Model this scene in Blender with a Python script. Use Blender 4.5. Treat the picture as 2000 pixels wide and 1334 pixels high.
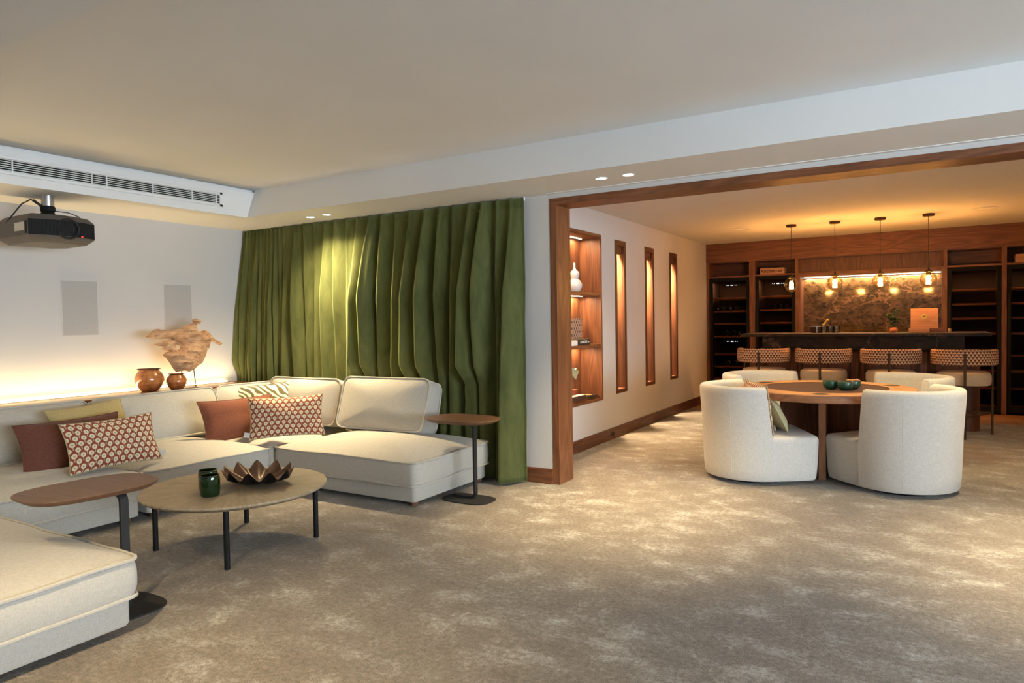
import bpy, bmesh, math, random
from mathutils import Vector, Matrix, noise
from mathutils.geometry import delaunay_2d_cdt

random.seed(7)
scene = bpy.context.scene
for _o in list(bpy.data.objects):
    bpy.data.objects.remove(_o)
COL = scene.collection
PI = math.pi
rad = math.radians

# ---------------------------------------------------------------- camera
cam_data = bpy.data.cameras.new('camera')
cam_data.sensor_width = 36.0
cam_data.lens = 36.0 * 1349.66 / 2000.0
cam_data.clip_start = 0.05
cam = bpy.data.objects.new('camera', cam_data)
COL.objects.link(cam)
_R = (0.8568374, 0.5153036, -0.0170843)
_U = (-0.0006028, 0.0341368, 0.9994170)
_F = (-0.5155864, 0.8563276, -0.0295603)
cam.matrix_world = Matrix(((_R[0], _U[0], -_F[0], 2.58357),
                           (_R[1], _U[1], -_F[1], -4.90613),
                           (_R[2], _U[2], -_F[2], 1.32),
                           (0, 0, 0, 1)))
scene.camera = cam

# ---------------------------------------------------------------- world, large lights, exposure
world = bpy.data.worlds.new('world')
scene.world = world
world.use_nodes = True
_bg = world.node_tree.nodes['Background']
_sky = world.node_tree.nodes.new('ShaderNodeTexSky')
_sky.sky_type = 'HOSEK_WILKIE'
_sky.sun_direction = (0.3, -0.2, 0.9)
world.node_tree.links.new(_sky.outputs[0], _bg.inputs[0])
_bg.inputs[1].default_value = 0.6

scene.view_settings.view_transform = 'Standard'
scene.view_settings.look = 'None'
scene.view_settings.exposure = EXPOSURE = 0.6
scene.view_settings.gamma = 1.0
scene.view_settings.use_curve_mapping = False
scene.cycles.max_bounces = 6
scene.cycles.diffuse_bounces = 4
scene.cycles.glossy_bounces = 3
scene.cycles.transmission_bounces = 6
scene.cycles.transparent_max_bounces = 16
scene.cycles.caustics_reflective = False
scene.cycles.caustics_refractive = False
scene.cycles.sample_clamp_indirect = 4.0
scene.cycles.use_light_tree = False
scene.cycles.use_denoising = True
scene.cycles.use_adaptive_sampling = True
scene.cycles.adaptive_threshold = 0.04


def light(name, kind, loc, energy, color, parent=None, aim=None, **kw):
    l = bpy.data.lights.new(name, kind)
    l.energy = energy
    l.color = color
    for k, v in kw.items():
        setattr(l, k, v)
    o = bpy.data.objects.new(name, l)
    COL.objects.link(o)
    o.location = loc
    if aim is not None:
        o.rotation_euler = Vector(aim).to_track_quat('-Z', 'Y').to_euler()
    if parent is not None:
        o.parent = parent
    return o


# daylight through the wide window in the right wall, outside the frame
light('window_daylight', 'AREA', (9.32, -3.9, 1.3), 700, (0.74, 0.87, 1.0), aim=(-1, 0, 0),
      shape='RECTANGLE', size=5.6, size_y=2.0)
light('window_daylight_rear', 'AREA', (7.2, -7.92, 1.3), 185, (0.74, 0.87, 1.0), aim=(0, 1, 0),
      shape='RECTANGLE', size=3.2, size_y=2.0)

# ---------------------------------------------------------------- dimensions (metres)
XL, XB, YB, ZS, ZT, DYT = -3.637, -2.834, -0.641, 2.322, 2.591, 0.099
YN = -3.69
XR, ZR, YC, YW = -0.407, 2.466, 6.02, 6.62
X_END, Y_END, X_BAR = 9.0, -7.6, 4.66
WALL_T = 0.244


# ---------------------------------------------------------------- helpers
class MB:
    def __init__(s):
        s.v, s.f, s.uv = [], [], []

    def add(s, verts, faces, uvs=None):
        b = len(s.v)
        s.v += [tuple(p) for p in verts]
        for i, f in enumerate(faces):
            s.f.append(tuple(b + k for k in f))
            s.uv.append(uvs[i] if uvs else None)
        return s

    def box(s, x0, x1, y0, y1, z0, z1, bev=0.0):
        x0, x1 = min(x0, x1), max(x0, x1)
        y0, y1 = min(y0, y1), max(y0, y1)
        z0, z1 = min(z0, z1), max(z0, z1)
        if bev <= 0:
            v = [(x, y, z) for z in (z0, z1) for y in (y0, y1) for x in (x0, x1)]
            f = [(0, 2, 3, 1), (4, 5, 7, 6), (0, 1, 5, 4), (2, 6, 7, 3), (0, 4, 6, 2), (1, 3, 7, 5)]
            return s.add(v, f)
        bev = min(bev, (x1 - x0) * .45, (y1 - y0) * .45, (z1 - z0) * .45)
        bm = bmesh.new()
        bmesh.ops.create_cube(bm, size=1)
        for p in bm.verts:
            p.co = Vector(((x0 + x1) / 2 + p.co.x * (x1 - x0), (y0 + y1) / 2 + p.co.y * (y1 - y0),
                           (z0 + z1) / 2 + p.co.z * (z1 - z0)))
        bmesh.ops.bevel(bm, geom=bm.edges[:], offset=bev, segments=2, profile=0.5, affect='EDGES')
        return s.bm(bm)

    def bm(s, bm, mat=None):
        bm.verts.index_update()
        v = [(mat @ p.co) if mat else p.co.copy() for p in bm.verts]
        f = [tuple(q.index for q in fc.verts) for fc in bm.faces]
        bm.free()
        return s.add(v, f)

    def loft(s, rings, closed=True, cap0=False, cap1=False, wrap=False, uv=False):
        n = len(rings[0])
        v = [p for r in rings for p in r]
        f, u = [], []
        m = len(rings)
        for j in range(m if wrap else m - 1):
            j2 = (j + 1) % m
            for i in range(n if closed else n - 1):
                i2 = (i + 1) % n
                f.append((j * n + i, j * n + i2, j2 * n + i2, j2 * n + i))
                u.append([(i / (n - 1), j / (m - 1)), ((i + 1) / (n - 1), j / (m - 1)),
                          ((i + 1) / (n - 1), (j + 1) / (m - 1)), (i / (n - 1), (j + 1) / (m - 1))])
        if cap0:
            f.append(tuple(reversed(range(n))))
            u.append([(0, 0)] * n)
        if cap1:
            f.append(tuple((m - 1) * n + i for i in range(n)))
            u.append([(0, 0)] * n)
        return s.add(v, f, u if uv else None)

    def lathe(s, prof, n=32, c=(0, 0, 0), cap0=False, cap1=False):
        rings = [[(c[0] + r * math.cos(2 * PI * i / n), c[1] + r * math.sin(2 * PI * i / n), c[2] + z)
                  for i in range(n)] for r, z in prof]
        return s.loft(rings, True, cap0, cap1)

    def cyl(s, x, y, z0, z1, r, n=20, bev=0.0):
        if bev:
            return s.lathe([(r - bev, z0), (r, z0 + bev), (r, z1 - bev), (r - bev, z1)], n, (x, y, 0), True, True)
        return s.lathe([(r, z0), (r, z1)], n, (x, y, 0), True, True)

    def tube(s, path, r, n=8, closed=False, caps=True):
        P = [Vector(p) for p in path]
        m = len(P)
        rings = []
        prev = None
        for i in range(m):
            if closed:
                t = P[(i + 1) % m] - P[i - 1]
            else:
                t = P[min(i + 1, m - 1)] - P[max(i - 1, 0)]
            t.normalize()
            if prev is None:
                a = Vector((0, 0, 1)) if abs(t.z) < .9 else Vector((1, 0, 0))
                nrm = (a - t * a.dot(t)).normalized()
            else:
                nrm = (prev - t * prev.dot(t)).normalized()
            prev = nrm
            b = t.cross(nrm)
            rr = r[i] if isinstance(r, (list, tuple)) else r
            rings.append([P[i] + (nrm * math.cos(2 * PI * k / n) + b * math.sin(2 * PI * k / n)) * rr for k in range(n)])
        return s.loft(rings, True, caps and not closed, caps and not closed, wrap=closed)

    def prism(s, poly, z0, z1):
        n = len(poly)
        v = [(x, y, z0) for x, y in poly] + [(x, y, z1) for x, y in poly]
        f = [tuple(reversed(range(n))), tuple(range(n, 2 * n))]
        f += [(i, (i + 1) % n, n + (i + 1) % n, n + i) for i in range(n)]
        return s.add(v, f)

    def xf(s, mat):
        s.v = [tuple(mat @ Vector(p)) for p in s.v]
        return s

    def build(s, name, mat, parent=None, loc=None, smooth=35, kind=None):
        me = bpy.data.meshes.new(name)
        me.from_pydata([tuple(p) for p in s.v], [], s.f)
        if any(u is not None for u in s.uv):
            lay = me.uv_layers.new(name='UVMap')
            k = 0
            for i, f in enumerate(s.f):
                for j in range(len(f)):
                    lay.data[k].uv = s.uv[i][j] if s.uv[i] else (0, 0)
                    k += 1
        bm = bmesh.new()
        bm.from_mesh(me)
        bmesh.ops.recalc_face_normals(bm, faces=bm.faces)
        bm.to_mesh(me)
        bm.free()
        if smooth:
            me.polygons.foreach_set('use_smooth', [True] * len(me.polygons))
            me.set_sharp_from_angle(angle=rad(smooth))
        me.materials.append(mat)
        o = bpy.data.objects.new(name, me)
        COL.objects.link(o)
        if parent is not None:
            o.parent = parent
        if loc is not None:
            o.location = loc
        if kind:
            o['kind'] = kind
        return o


def thing(name, label, cat, loc=(0, 0, 0), rz=0.0, group=None):
    o = bpy.data.objects.new(name, None)
    o.empty_display_size = 0.1
    COL.objects.link(o)
    o.location = loc
    o.rotation_euler = (0, 0, rz)
    return tag(o, label, cat, group)


def tag(o, label, cat, group=None):
    o['label'] = label
    o['category'] = cat
    if group:
        o['group'] = group
    return o


def struct(mb, name, mat, label=None, smooth=0):
    o = mb.build(name, mat, smooth=smooth)
    o['kind'] = 'structure'
    if label:
        o['label'] = label
    return o


def copy_tree(o, label, loc, rz=None, parent=None):
    c = o.copy()
    COL.objects.link(c)
    if parent is None:
        c.location = loc
        if rz is not None:
            c.rotation_euler = (0, 0, rz)
        c['label'] = label
    else:
        c.parent = parent
    for ch in [k for k in o.children]:
        copy_tree(ch, None, None, None, c)
    return c


def rrect(x0, x1, y0, y1, r, k=6):
    pts = []
    for cx, cy, a0 in ((x1 - r, y1 - r, 0), (x0 + r, y1 - r, PI / 2), (x0 + r, y0 + r, PI), (x1 - r, y0 + r, 1.5 * PI)):
        for i in range(k + 1):
            a = a0 + PI / 2 * i / k
            pts.append((cx + r * math.cos(a), cy + r * math.sin(a)))
    return pts


def dense(poly, step):
    out = []
    n = len(poly)
    for i in range(n):
        a, b = poly[i], poly[(i + 1) % n]
        d = math.hypot(b[0] - a[0], b[1] - a[1])
        m = max(1, int(d / step))
        for k in range(m):
            t = k / m
            out.append((a[0] + (b[0] - a[0]) * t, a[1] + (b[1] - a[1]) * t))
    return out


def superell(a, b, n=2.5, m=48):
    return [(math.copysign(abs(math.cos(t)) ** (2 / n), math.cos(t)) * a,
             math.copysign(abs(math.sin(t)) ** (2 / n), math.sin(t)) * b)
            for t in (2 * PI * i / m for i in range(m))]


def text_part(name, body, size, mat, parent, matrix, align='CENTER', depth=0.0008, bold=0.0):
    cu = bpy.data.curves.new(name, 'FONT')
    cu.body = body
    cu.size = size
    cu.extrude = depth
    cu.offset = bold
    cu.align_x = align
    cu.align_y = 'CENTER'
    cu.resolution_u = 3
    t = bpy.data.objects.new(name, cu)
    COL.objects.link(t)
    dg = bpy.context.evaluated_depsgraph_get()
    dg.update()
    me = bpy.data.meshes.new_from_object(t.evaluated_get(dg))
    bpy.data.objects.remove(t)
    me.transform(matrix)
    me.materials.clear()
    me.materials.append(mat)
    o = bpy.data.objects.new(name, me)
    COL.objects.link(o)
    o.parent = parent
    return o


# ---------------------------------------------------------------- materials
class NT:
    def __init__(s, name):
        s.m = bpy.data.materials.new(name)
        s.m.use_nodes = True
        s.t = s.m.node_tree
        s.t.nodes.clear()
        s.out = s.n('ShaderNodeOutputMaterial')

    def n(s, typ, **kw):
        nd = s.t.nodes.new(typ)
        for k, v in kw.items():
            setattr(nd, k, v)
        return nd

    def l(s, a, b):
        s.t.links.new(a, b)

    def val(s, node, **kw):
        for k, v in kw.items():
            node.inputs[k].default_value = v

    def math(s, op, a, b=None, c=None, clamp=False):
        nd = s.n('ShaderNodeMath', operation=op, use_clamp=clamp)
        for i, x in enumerate((a, b, c)):
            if x is None:
                continue
            if isinstance(x, (int, float)):
                nd.inputs[i].default_value = x
            else:
                s.l(x, nd.inputs[i])
        return nd.outputs[0]

    def mix(s, fac, a, b):
        nd = s.n('ShaderNodeMix', data_type='RGBA')
        for sock, x in ((nd.inputs[0], fac), (nd.inputs[6], a), (nd.inputs[7], b)):
            if isinstance(x, (int, float)):
                sock.default_value = x
            elif isinstance(x, tuple):
                sock.default_value = x if len(x) == 4 else (*x, 1)
            else:
                s.l(x, sock)
        return nd.outputs[2]

    def ramp(s, fac, stops, interp='LINEAR'):
        nd = s.n('ShaderNodeValToRGB')
        nd.color_ramp.interpolation = interp
        els = nd.color_ramp.elements
        while len(els) < len(stops):
            els.new(0.5)
        for e, (p, c) in zip(els, stops):
            e.position = p
            e.color = (*c, 1) if isinstance(c, tuple) else (c, c, c, 1)
        s.l(fac, nd.inputs[0])
        return nd.outputs[0]

    def coord(s, kind='Object', scale=(1, 1, 1), rot=(0, 0, 0)):
        tc = s.n('ShaderNodeTexCoord')
        mp = s.n('ShaderNodeMapping')
        mp.inputs['Scale'].default_value = scale
        mp.inputs['Rotation'].default_value = rot
        s.l(tc.outputs[kind], mp.inputs[0])
        return mp.outputs[0]

    def noise(s, vec, scale, detail=3, rough=0.5, dist=0.0):
        nd = s.n('ShaderNodeTexNoise')
        s.val(nd, Scale=scale, Detail=detail, Roughness=rough, Distortion=dist)
        s.l(vec, nd.inputs['Vector'])
        return nd.outputs[0]

    def bsdf(s, color, rough=0.6, metal=0.0, spec=0.5, sheen=0.0, sheen_tint=None, bump=None, bump_str=0.2, bump_dist=0.002, coat=0.0):
        b = s.n('ShaderNodeBsdfPrincipled')
        if isinstance(color, tuple):
            b.inputs['Base Color'].default_value = (*color, 1) if len(color) == 3 else color
        else:
            s.l(color, b.inputs['Base Color'])
        if isinstance(rough, (int, float)):
            b.inputs['Roughness'].default_value = rough
        else:
            s.l(rough, b.inputs['Roughness'])
        b.inputs['Metallic'].default_value = metal
        b.inputs['Specular IOR Level'].default_value = spec
        b.inputs['Sheen Weight'].default_value = sheen
        b.inputs['Coat Weight'].default_value = coat
        if sheen_tint:
            b.inputs['Sheen Tint'].default_value = (*sheen_tint, 1)
        if bump is not None:
            bp = s.n('ShaderNodeBump')
            s.val(bp, Strength=bump_str, Distance=bump_dist)
            s.l(bump, bp.inputs['Height'])
            s.l(bp.outputs[0], b.inputs['Normal'])
        s.l(b.outputs[0], s.out.inputs[0])
        return s.m


def c3(c, k):
    return tuple(max(0.0, min(1.0, x * k)) for x in c)


def m_paint(name, c, rough=0.85):
    t = NT(name)
    v = t.coord()
    n1 = t.noise(v, 1.5, 1)
    col = t.ramp(n1, [(0.3, c3(c, .975)), (0.7, c3(c, 1.015))])
    return t.bsdf(col, rough, spec=0.25)


def m_solid(name, c, rough=0.5, metal=0.0, var=0.06, scale=30, bump=0.05, coat=0.0, spec=0.5):
    t = NT(name)
    v = t.coord()
    n1 = t.noise(v, scale, 2)
    col = t.ramp(n1, [(0.3, c3(c, 1 - var)), (0.7, c3(c, 1 + var))])
    return t.bsdf(col, rough, metal, spec, coat=coat)


def m_wood(name, dark, light_, axis='Z', rough=0.45, scale=1.0, contrast=1.0):
    t = NT(name)
    s = {'X': (1.2, 26, 26), 'Y': (26, 1.2, 26), 'Z': (26, 26, 1.2)}[axis]
    v = t.coord(scale=tuple(q * scale for q in s))
    fine = t.noise(v, 4.0, 6, 0.65)
    s2 = {'X': (.35, 4, 4), 'Y': (4, .35, 4), 'Z': (4, 4, .35)}[axis]
    v2 = t.coord(scale=tuple(q * scale for q in s2))
    big = t.noise(v2, 1.6, 2, 0.5, 0.6)
    ring = t.math('FRACT', t.math('MULTIPLY', big, 9.0))
    ring = t.math('ABSOLUTE', t.math('SUBTRACT', ring, 0.5))
    f = t.math('ADD', t.math('MULTIPLY', fine, 0.75), t.math('MULTIPLY', ring, 0.55 * contrast))
    col = t.ramp(f, [(0.25, dark), (0.75, light_)])
    return t.bsdf(col, rough, spec=0.4, bump=fine, bump_str=0.15, bump_dist=0.001)


def m_fabric(name, c, scale=260.0, var=0.10, sheen=0.15, bump=0.35, rough=0.9):
    t = NT(name)
    v = t.coord()
    a = t.noise(t.coord(scale=(1, 1, .18)), scale, 2, .6)
    b = t.noise(t.coord(scale=(.18, .18, 1)), scale, 2, .6)
    w = t.math('ADD', t.math('MULTIPLY', a, .5), t.math('MULTIPLY', b, .5))
    f = w
    col = t.ramp(f, [(0.36, c3(c, 1 - var)), (0.64, c3(c, 1 + var))])
    return t.bsdf(col, rough, spec=0.15, sheen=sheen, bump=w, bump_str=bump, bump_dist=0.002)


def m_emit(name, c, strength):
    t = NT(name)
    e = t.n('ShaderNodeEmission')
    e.inputs[0].default_value = (*c, 1)
    e.inputs[1].default_value = strength
    t.l(e.outputs[0], t.out.inputs[0])
    return t.m


def m_glass(name, tint, refl=1.0, rough=0.02, base=0.04):
    t = NT(name)
    tr = t.n('ShaderNodeBsdfTransparent')
    tr.inputs[0].default_value = (*tint, 1)
    gl = t.n('ShaderNodeBsdfGlossy')
    gl.inputs['Roughness'].default_value = rough
    fr = t.n('ShaderNodeFresnel')
    fr.inputs[0].default_value = 1.45
    fac = t.math('ADD', t.math('MULTIPLY', fr.outputs[0], refl), base - .04, clamp=True)
    mx = t.n('ShaderNodeMixShader')
    t.l(fac, mx.inputs[0])
    t.l(tr.outputs[0], mx.inputs[1])
    t.l(gl.outputs[0], mx.inputs[2])
    t.l(mx.outputs[0], t.out.inputs[0])
    return t.m


M = {}
M['wall'] = m_paint('white_wall_paint', (.565, .545, .525))
M['ceil'] = m_paint('white_ceiling_paint', (.76, .75, .735))
M['white'] = m_solid('white_lacquer', (.75, .75, .74), .45, var=.02)
WD, WL = (.085, .028, .0105), (.23, .088, .036)
for ax in 'XYZ':
    M['wood' + ax] = m_wood('stained_oak_' + ax.lower(), WD, WL, ax)
    M['dwood' + ax] = m_wood('dark_oak_' + ax.lower(), (.055, .017, .008), (.14, .048, .02), ax)
    M['plank' + ax] = m_wood('floor_oak_' + ax.lower(), (.22, .10, .045), (.38, .20, .095), ax)
M['tablewood'] = m_wood('table_oak', (.20, .075, .03), (.36, .16, .07), 'X')
M['slotwood'] = m_wood('lit_oak_veneer', (.34, .25, .16), (.54, .42, .29), 'Z')  # oak paled so its colour carries some of the strip's glow
M['tablewoodZ'] = m_wood('table_oak_upright', (.20, .075, .03), (.36, .16, .07), 'Z')
M['walnut'] = m_wood('walnut_top', (.10, .045, .022), (.20, .10, .052), 'X', contrast=.5)
M['crate'] = m_wood('pale_pine', (.35, .17, .08), (.50, .27, .14), 'X', contrast=.4)
M['terra'] = m_solid('terracotta', (.30, .095, .04), .7)
M['black'] = m_solid('black_metal', (.007, .007, .007), .6, spec=.2)
M['bronze'] = m_solid('bronze_metal', (.085, .048, .028), .45, .7)
M['darkgrey'] = m_solid('charcoal_metal', (.022, .021, .021), .6, spec=.2)
M['chrome'] = m_solid('brushed_steel', (.6, .6, .62), .3, 1.0, .03)
M['sofa'] = m_fabric('cream_woven_fabric', (.455, .415, .35))
M['chair'] = m_fabric('ivory_linen', (.55, .51, .45), scale=200)
M['rust'] = m_fabric('rust_linen', (.17, .055, .028), var=.2)
M['brown'] = m_fabric('brown_linen', (.135, .048, .03), var=.2)
M['mustard'] = m_fabric('mustard_linen', (.44, .33, .14), var=.12)
M['sage'] = m_fabric('sage_linen', (.42, .37, .20), var=.12)
M['seat'] = m_fabric('beige_seat_fabric', (.56, .44, .30), scale=200)
M['felt'] = m_solid('brown_leather', (.055, .020, .010), .9)
M['ceramic_g'] = m_solid('green_ceramic', (.012, .06, .035), .35, coat=.3)
M['vase'] = m_solid('white_ceramic', (.72, .70, .66), .4)
M['screen'] = m_solid('grey_speaker_cloth', (.41, .395, .378), .95, scale=300)
M['proj'] = m_solid('projector_shell', (.075, .066, .06), .55)
M['projdark'] = m_solid('projector_grille', (.012, .011, .011), .8)
M['lensring'] = m_solid('lens_barrel_grey', (.13, .12, .11), .5)
M['lens'] = m_solid('lens_glass', (.01, .03, .03), .05, coat=1.0)
M['label'] = m_solid('paper_label', (.5, .49, .46), .8)
M['leaf'] = m_solid('leaf_green', (.045, .10, .02), .35, var=.35, scale=12)
M['soil'] = m_solid('soil', (.03, .02, .012), .95)
M['gold'] = m_solid('gold_foil', (.62, .42, .10), .35, .8)
M['ink'] = m_solid('printed_ink', (.06, .02, .01), .8)
M['inkw'] = m_solid('white_print', (.8, .8, .78), .8)
M['bookblack'] = m_solid('black_book_cloth', (.012, .012, .012), .6)
M['bookwhite'] = m_solid('white_book_cloth', (.62, .58, .53), .7)
M['bottle'] = m_solid('dark_bottle_glass', (.012, .014, .008), .08, coat=.6)
M['fridge'] = m_solid('black_fridge_body', (.007, .007, .007), .75, spec=.15)
M['inside'] = m_solid('fridge_lining', (.045, .026, .016), .8, bump=0)
M['shelfwood'] = m_wood('fridge_shelf_beech', (.32, .13, .06), (.45, .2, .1), 'X', contrast=.3)
M['rubber'] = m_solid('black_rubber', (.01, .01, .01), .6)
M['cork'] = m_solid('brass', (.55, .38, .15), .35, .7)
M['redled'] = m_emit('red_led', (1, .02, .01), 6)
M['whiteled'] = m_emit('white_led_digits', (.75, .85, 1), 2.2)
M['down'] = m_emit('downlight_lens', (1, .93, .78), 14)
M['ledwarm'] = m_emit('warm_led_strip', (1, .76, .38), 9)
M['lednich'] = m_emit('niche_led_strip', (1, .70, .40), 8)
M['ledbar'] = m_emit('bar_led_strip', (1, .82, .60), 4)
M['bulb'] = m_emit('filament_glow', (1, .66, .20), 26)
M['globe'] = m_glass('amber_globe_glass', (1.0, .86, .64), .6, base=.05)
M['clear'] = m_glass('clear_glass', (.93, .95, .94), 1.3, base=.06)
M['pane'] = m_glass('fridge_door_glass', (.74, .66, .60), .5, base=.025)
M['window'] = m_glass('window_glass', (.97, .98, .98), 1.0)


def m_carpet():
    t = NT('taupe_cut_pile_carpet')
    v = t.coord()
    fine = t.noise(v, 170, 3, .75)
    mid = t.noise(v, 42, 4, .7)
    blot = t.noise(t.coord(scale=(1.0, 1.3, 1), rot=(0, 0, .5)), 4.2, 5, .60, .25)
    big = t.noise(v, 1.1, 3, .55)
    f = t.math('ADD', t.math('MULTIPLY', blot, .62), t.math('MULTIPLY', big, .2))
    f = t.math('ADD', f, t.math('MULTIPLY', mid, .18))
    col = t.ramp(f, [(.36, (.185, .145, .104)), (.51, (.235, .193, .147)), (.57, (.305, .264, .216)), (.65, (.45, .41, .36))])
    dk = t.ramp(t.math('ADD', t.math('MULTIPLY', fine, .6), t.math('MULTIPLY', mid, .4)), [(.36, .42), (.62, 1.28)])
    mu = t.n('ShaderNodeMix', data_type='RGBA', blend_type='MULTIPLY')
    mu.inputs[0].default_value = 1.0
    t.l(col, mu.inputs[6])
    t.l(dk, mu.inputs[7])
    return t.bsdf(mu.outputs[2], .95, spec=.1, sheen=.2, bump=fine, bump_str=.6, bump_dist=.006)


def m_velvet():
    t = NT('green_velvet')
    v = t.coord(scale=(1, 1, .35))
    a = t.noise(v, 9, 4, .6, .6)
    b = t.noise(t.coord(), 260, 2)
    f = t.math('ADD', t.math('MULTIPLY', a, .75), t.math('MULTIPLY', b, .25))
    col = t.ramp(f, [(.35, (.056, .066, .020)), (.65, (.102, .108, .036))])
    return t.bsdf(col, .85, spec=.15, sheen=.45, sheen_tint=(.55, .62, .28), bump=a, bump_str=.2, bump_dist=.01)


def m_marble(name, c1, c2, vein, scale=2.2, rough=.12, spec=.5):
    t = NT(name)
    v = t.coord(scale=(1, 1, 1.6), rot=(0, .35, 0))
    n1 = t.noise(v, scale * 3.0, 8, .72, .9)
    base = t.ramp(n1, [(.34, c1), (.66, c2)])
    wv = t.n('ShaderNodeTexVoronoi', feature='DISTANCE_TO_EDGE')
    wv.inputs['Scale'].default_value = scale * .42
    dn = t.n('ShaderNodeTexNoise')
    t.val(dn, Scale=scale * 1.4, Detail=5.0, Roughness=.6)
    t.l(v, dn.inputs['Vector'])
    ad = t.n('ShaderNodeVectorMath', operation='MULTIPLY_ADD')
    t.l(dn.outputs[1], ad.inputs[0])
    ad.inputs[1].default_value = (.5, .5, .5)
    t.l(v, ad.inputs[2])
    t.l(ad.outputs[0], wv.inputs['Vector'])
    k = t.ramp(wv.outputs[0], [(0.0, 1.0), (.022, 0.0)])
    k2 = t.math('MULTIPLY', k, t.noise(v, scale * 2, 2))
    col = t.mix(k2, base, vein)
    return t.bsdf(col, rough, spec=spec)


M['carpet'] = m_carpet()
M['velvet'] = m_velvet()
M['marble'] = m_marble('brown_green_marble', (.013, .010, .005), (.17, .098, .042), (.48, .26, .12), 3.0, .08, .35)
M['marbled'] = m_marble('dark_marble', (.010, .008, .006), (.050, .034, .018), (.24, .13, .07), 2.8, .45, .15)


def m_radial():
    t = NT('sunburst_oak_veneer')
    tc = t.n('ShaderNodeTexCoord')
    sp = t.n('ShaderNodeSeparateXYZ')
    t.l(tc.outputs['Object'], sp.inputs[0])
    ang = t.math('ARCTAN2', sp.outputs[1], sp.outputs[0])
    wedge = t.math('FLOOR', t.math('MULTIPLY', ang, 24 / PI))
    cmb = t.n('ShaderNodeCombineXYZ')
    rr = t.math('SQRT', t.math('ADD', t.math('POWER', sp.outputs[0], 2), t.math('POWER', sp.outputs[1], 2)))
    t.l(t.math('MULTIPLY', ang, 30.0), cmb.inputs[0])
    t.l(t.math('MULTIPLY', rr, 5.0), cmb.inputs[1])
    n1 = t.noise(cmb.outputs[0], 1.3, 6, .65)
    cm2 = t.n('ShaderNodeCombineXYZ')
    t.l(wedge, cm2.inputs[0])
    n2 = t.noise(cm2.outputs[0], 3.7, 0)
    f = t.math('ADD', t.math('MULTIPLY', n1, .8), t.math('MULTIPLY', n2, .25))
    col = t.ramp(f, [(.32, (.20, .145, .085)), (.72, (.42, .325, .215))])
    return t.bsdf(col, .5, spec=.35)


M['sunburst'] = m_radial()


def uvxy(t, su, sv):
    tc = t.n('ShaderNodeTexCoord')
    sp = t.n('ShaderNodeSeparateXYZ')
    t.l(tc.outputs['UV'], sp.inputs[0])
    return t.math('MULTIPLY', sp.outputs[0], su), t.math('MULTIPLY', sp.outputs[1], sv)


def m_motif():
    """cream flower heads on stalks, in offset rows on rust red"""
    t = NT('rust_flower_print')
    u, v = uvxy(t, 12.0, 4.5)

    def lattice(u, v):
        fu = t.math('SUBTRACT', t.math('FRACT', u), .5)
        fv = t.math('SUBTRACT', t.math('FRACT', v), .5)
        r = t.math('SQRT', t.math('ADD', t.math('POWER', t.math('MULTIPLY', fu, 1.0), 2),
                                  t.math('POWER', t.math('MULTIPLY', fv, 1.45), 2)))
        head = t.math('LESS_THAN', r, .315)
        core = t.math('LESS_THAN', r, .12)
        stalk = t.math('MULTIPLY', t.math('LESS_THAN', t.math('ABSOLUTE', fu), .06), t.math('LESS_THAN', fv, -.1))
        return head, core, stalk
    h1, c1, s1 = lattice(u, v)
    h2, c2, s2 = lattice(t.math('ADD', u, .5), t.math('ADD', v, .5))
    head = t.math('MAXIMUM', h1, h2)
    core = t.math('MAXIMUM', c1, c2)
    st = t.math('MAXIMUM', s1, s2)
    cream = t.math('MAXIMUM', head, t.math('MULTIPLY', st, .5))
    n1 = t.noise(t.coord(), 240, 2)
    red = t.ramp(n1, [(.35, (.20, .045, .025)), (.65, (.27, .07, .04))])
    col = t.mix(cream, red, (.66, .55, .37))
    col = t.mix(core, col, (.36, .30, .17))
    return t.bsdf(col, .9, spec=.15, sheen=.1, bump=n1, bump_str=.2, bump_dist=.001)


def m_zebra():
    t = NT('zebra_stripe_print')
    u, v = uvxy(t, 1.0, .55)
    cb = t.n('ShaderNodeCombineXYZ')
    t.l(u, cb.inputs[0])
    t.l(v, cb.inputs[1])
    w = t.n('ShaderNodeTexWave', wave_type='BANDS', bands_direction='DIAGONAL')
    t.val(w, Scale=5.6, Distortion=6.5, Detail=1.0)
    w.inputs['Detail Scale'].default_value = .9
    t.l(cb.outputs[0], w.inputs['Vector'])
    col = t.ramp(w.outputs[1], [(.42, (.115, .095, .045)), (.50, (.62, .55, .42))])
    return t.bsdf(col, .9, spec=.15, sheen=.1)


def m_triangles():
    """rows of small cream triangles on brown"""
    t = NT('triangle_weave')
    u, v = uvxy(t, 34.0, 7.0)
    row = t.math('FLOOR', v)
    off = t.math('MULTIPLY', t.math('MODULO', row, 2.0), .5)
    fu = t.math('ABSOLUTE', t.math('SUBTRACT', t.math('FRACT', t.math('ADD', u, off)), .5))
    fv = t.math('FRACT', v)
    lightm = t.math('GREATER_THAN', t.math('MULTIPLY', fu, 2.0), fv)
    col = t.mix(lightm, (.13, .045, .022), (.74, .47, .30))
    return t.bsdf(col, .85, spec=.2, bump=fv, bump_str=.2, bump_dist=.002)


M['motif'] = m_motif()
M['zebra'] = m_zebra()
M['tri'] = m_triangles()


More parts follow.
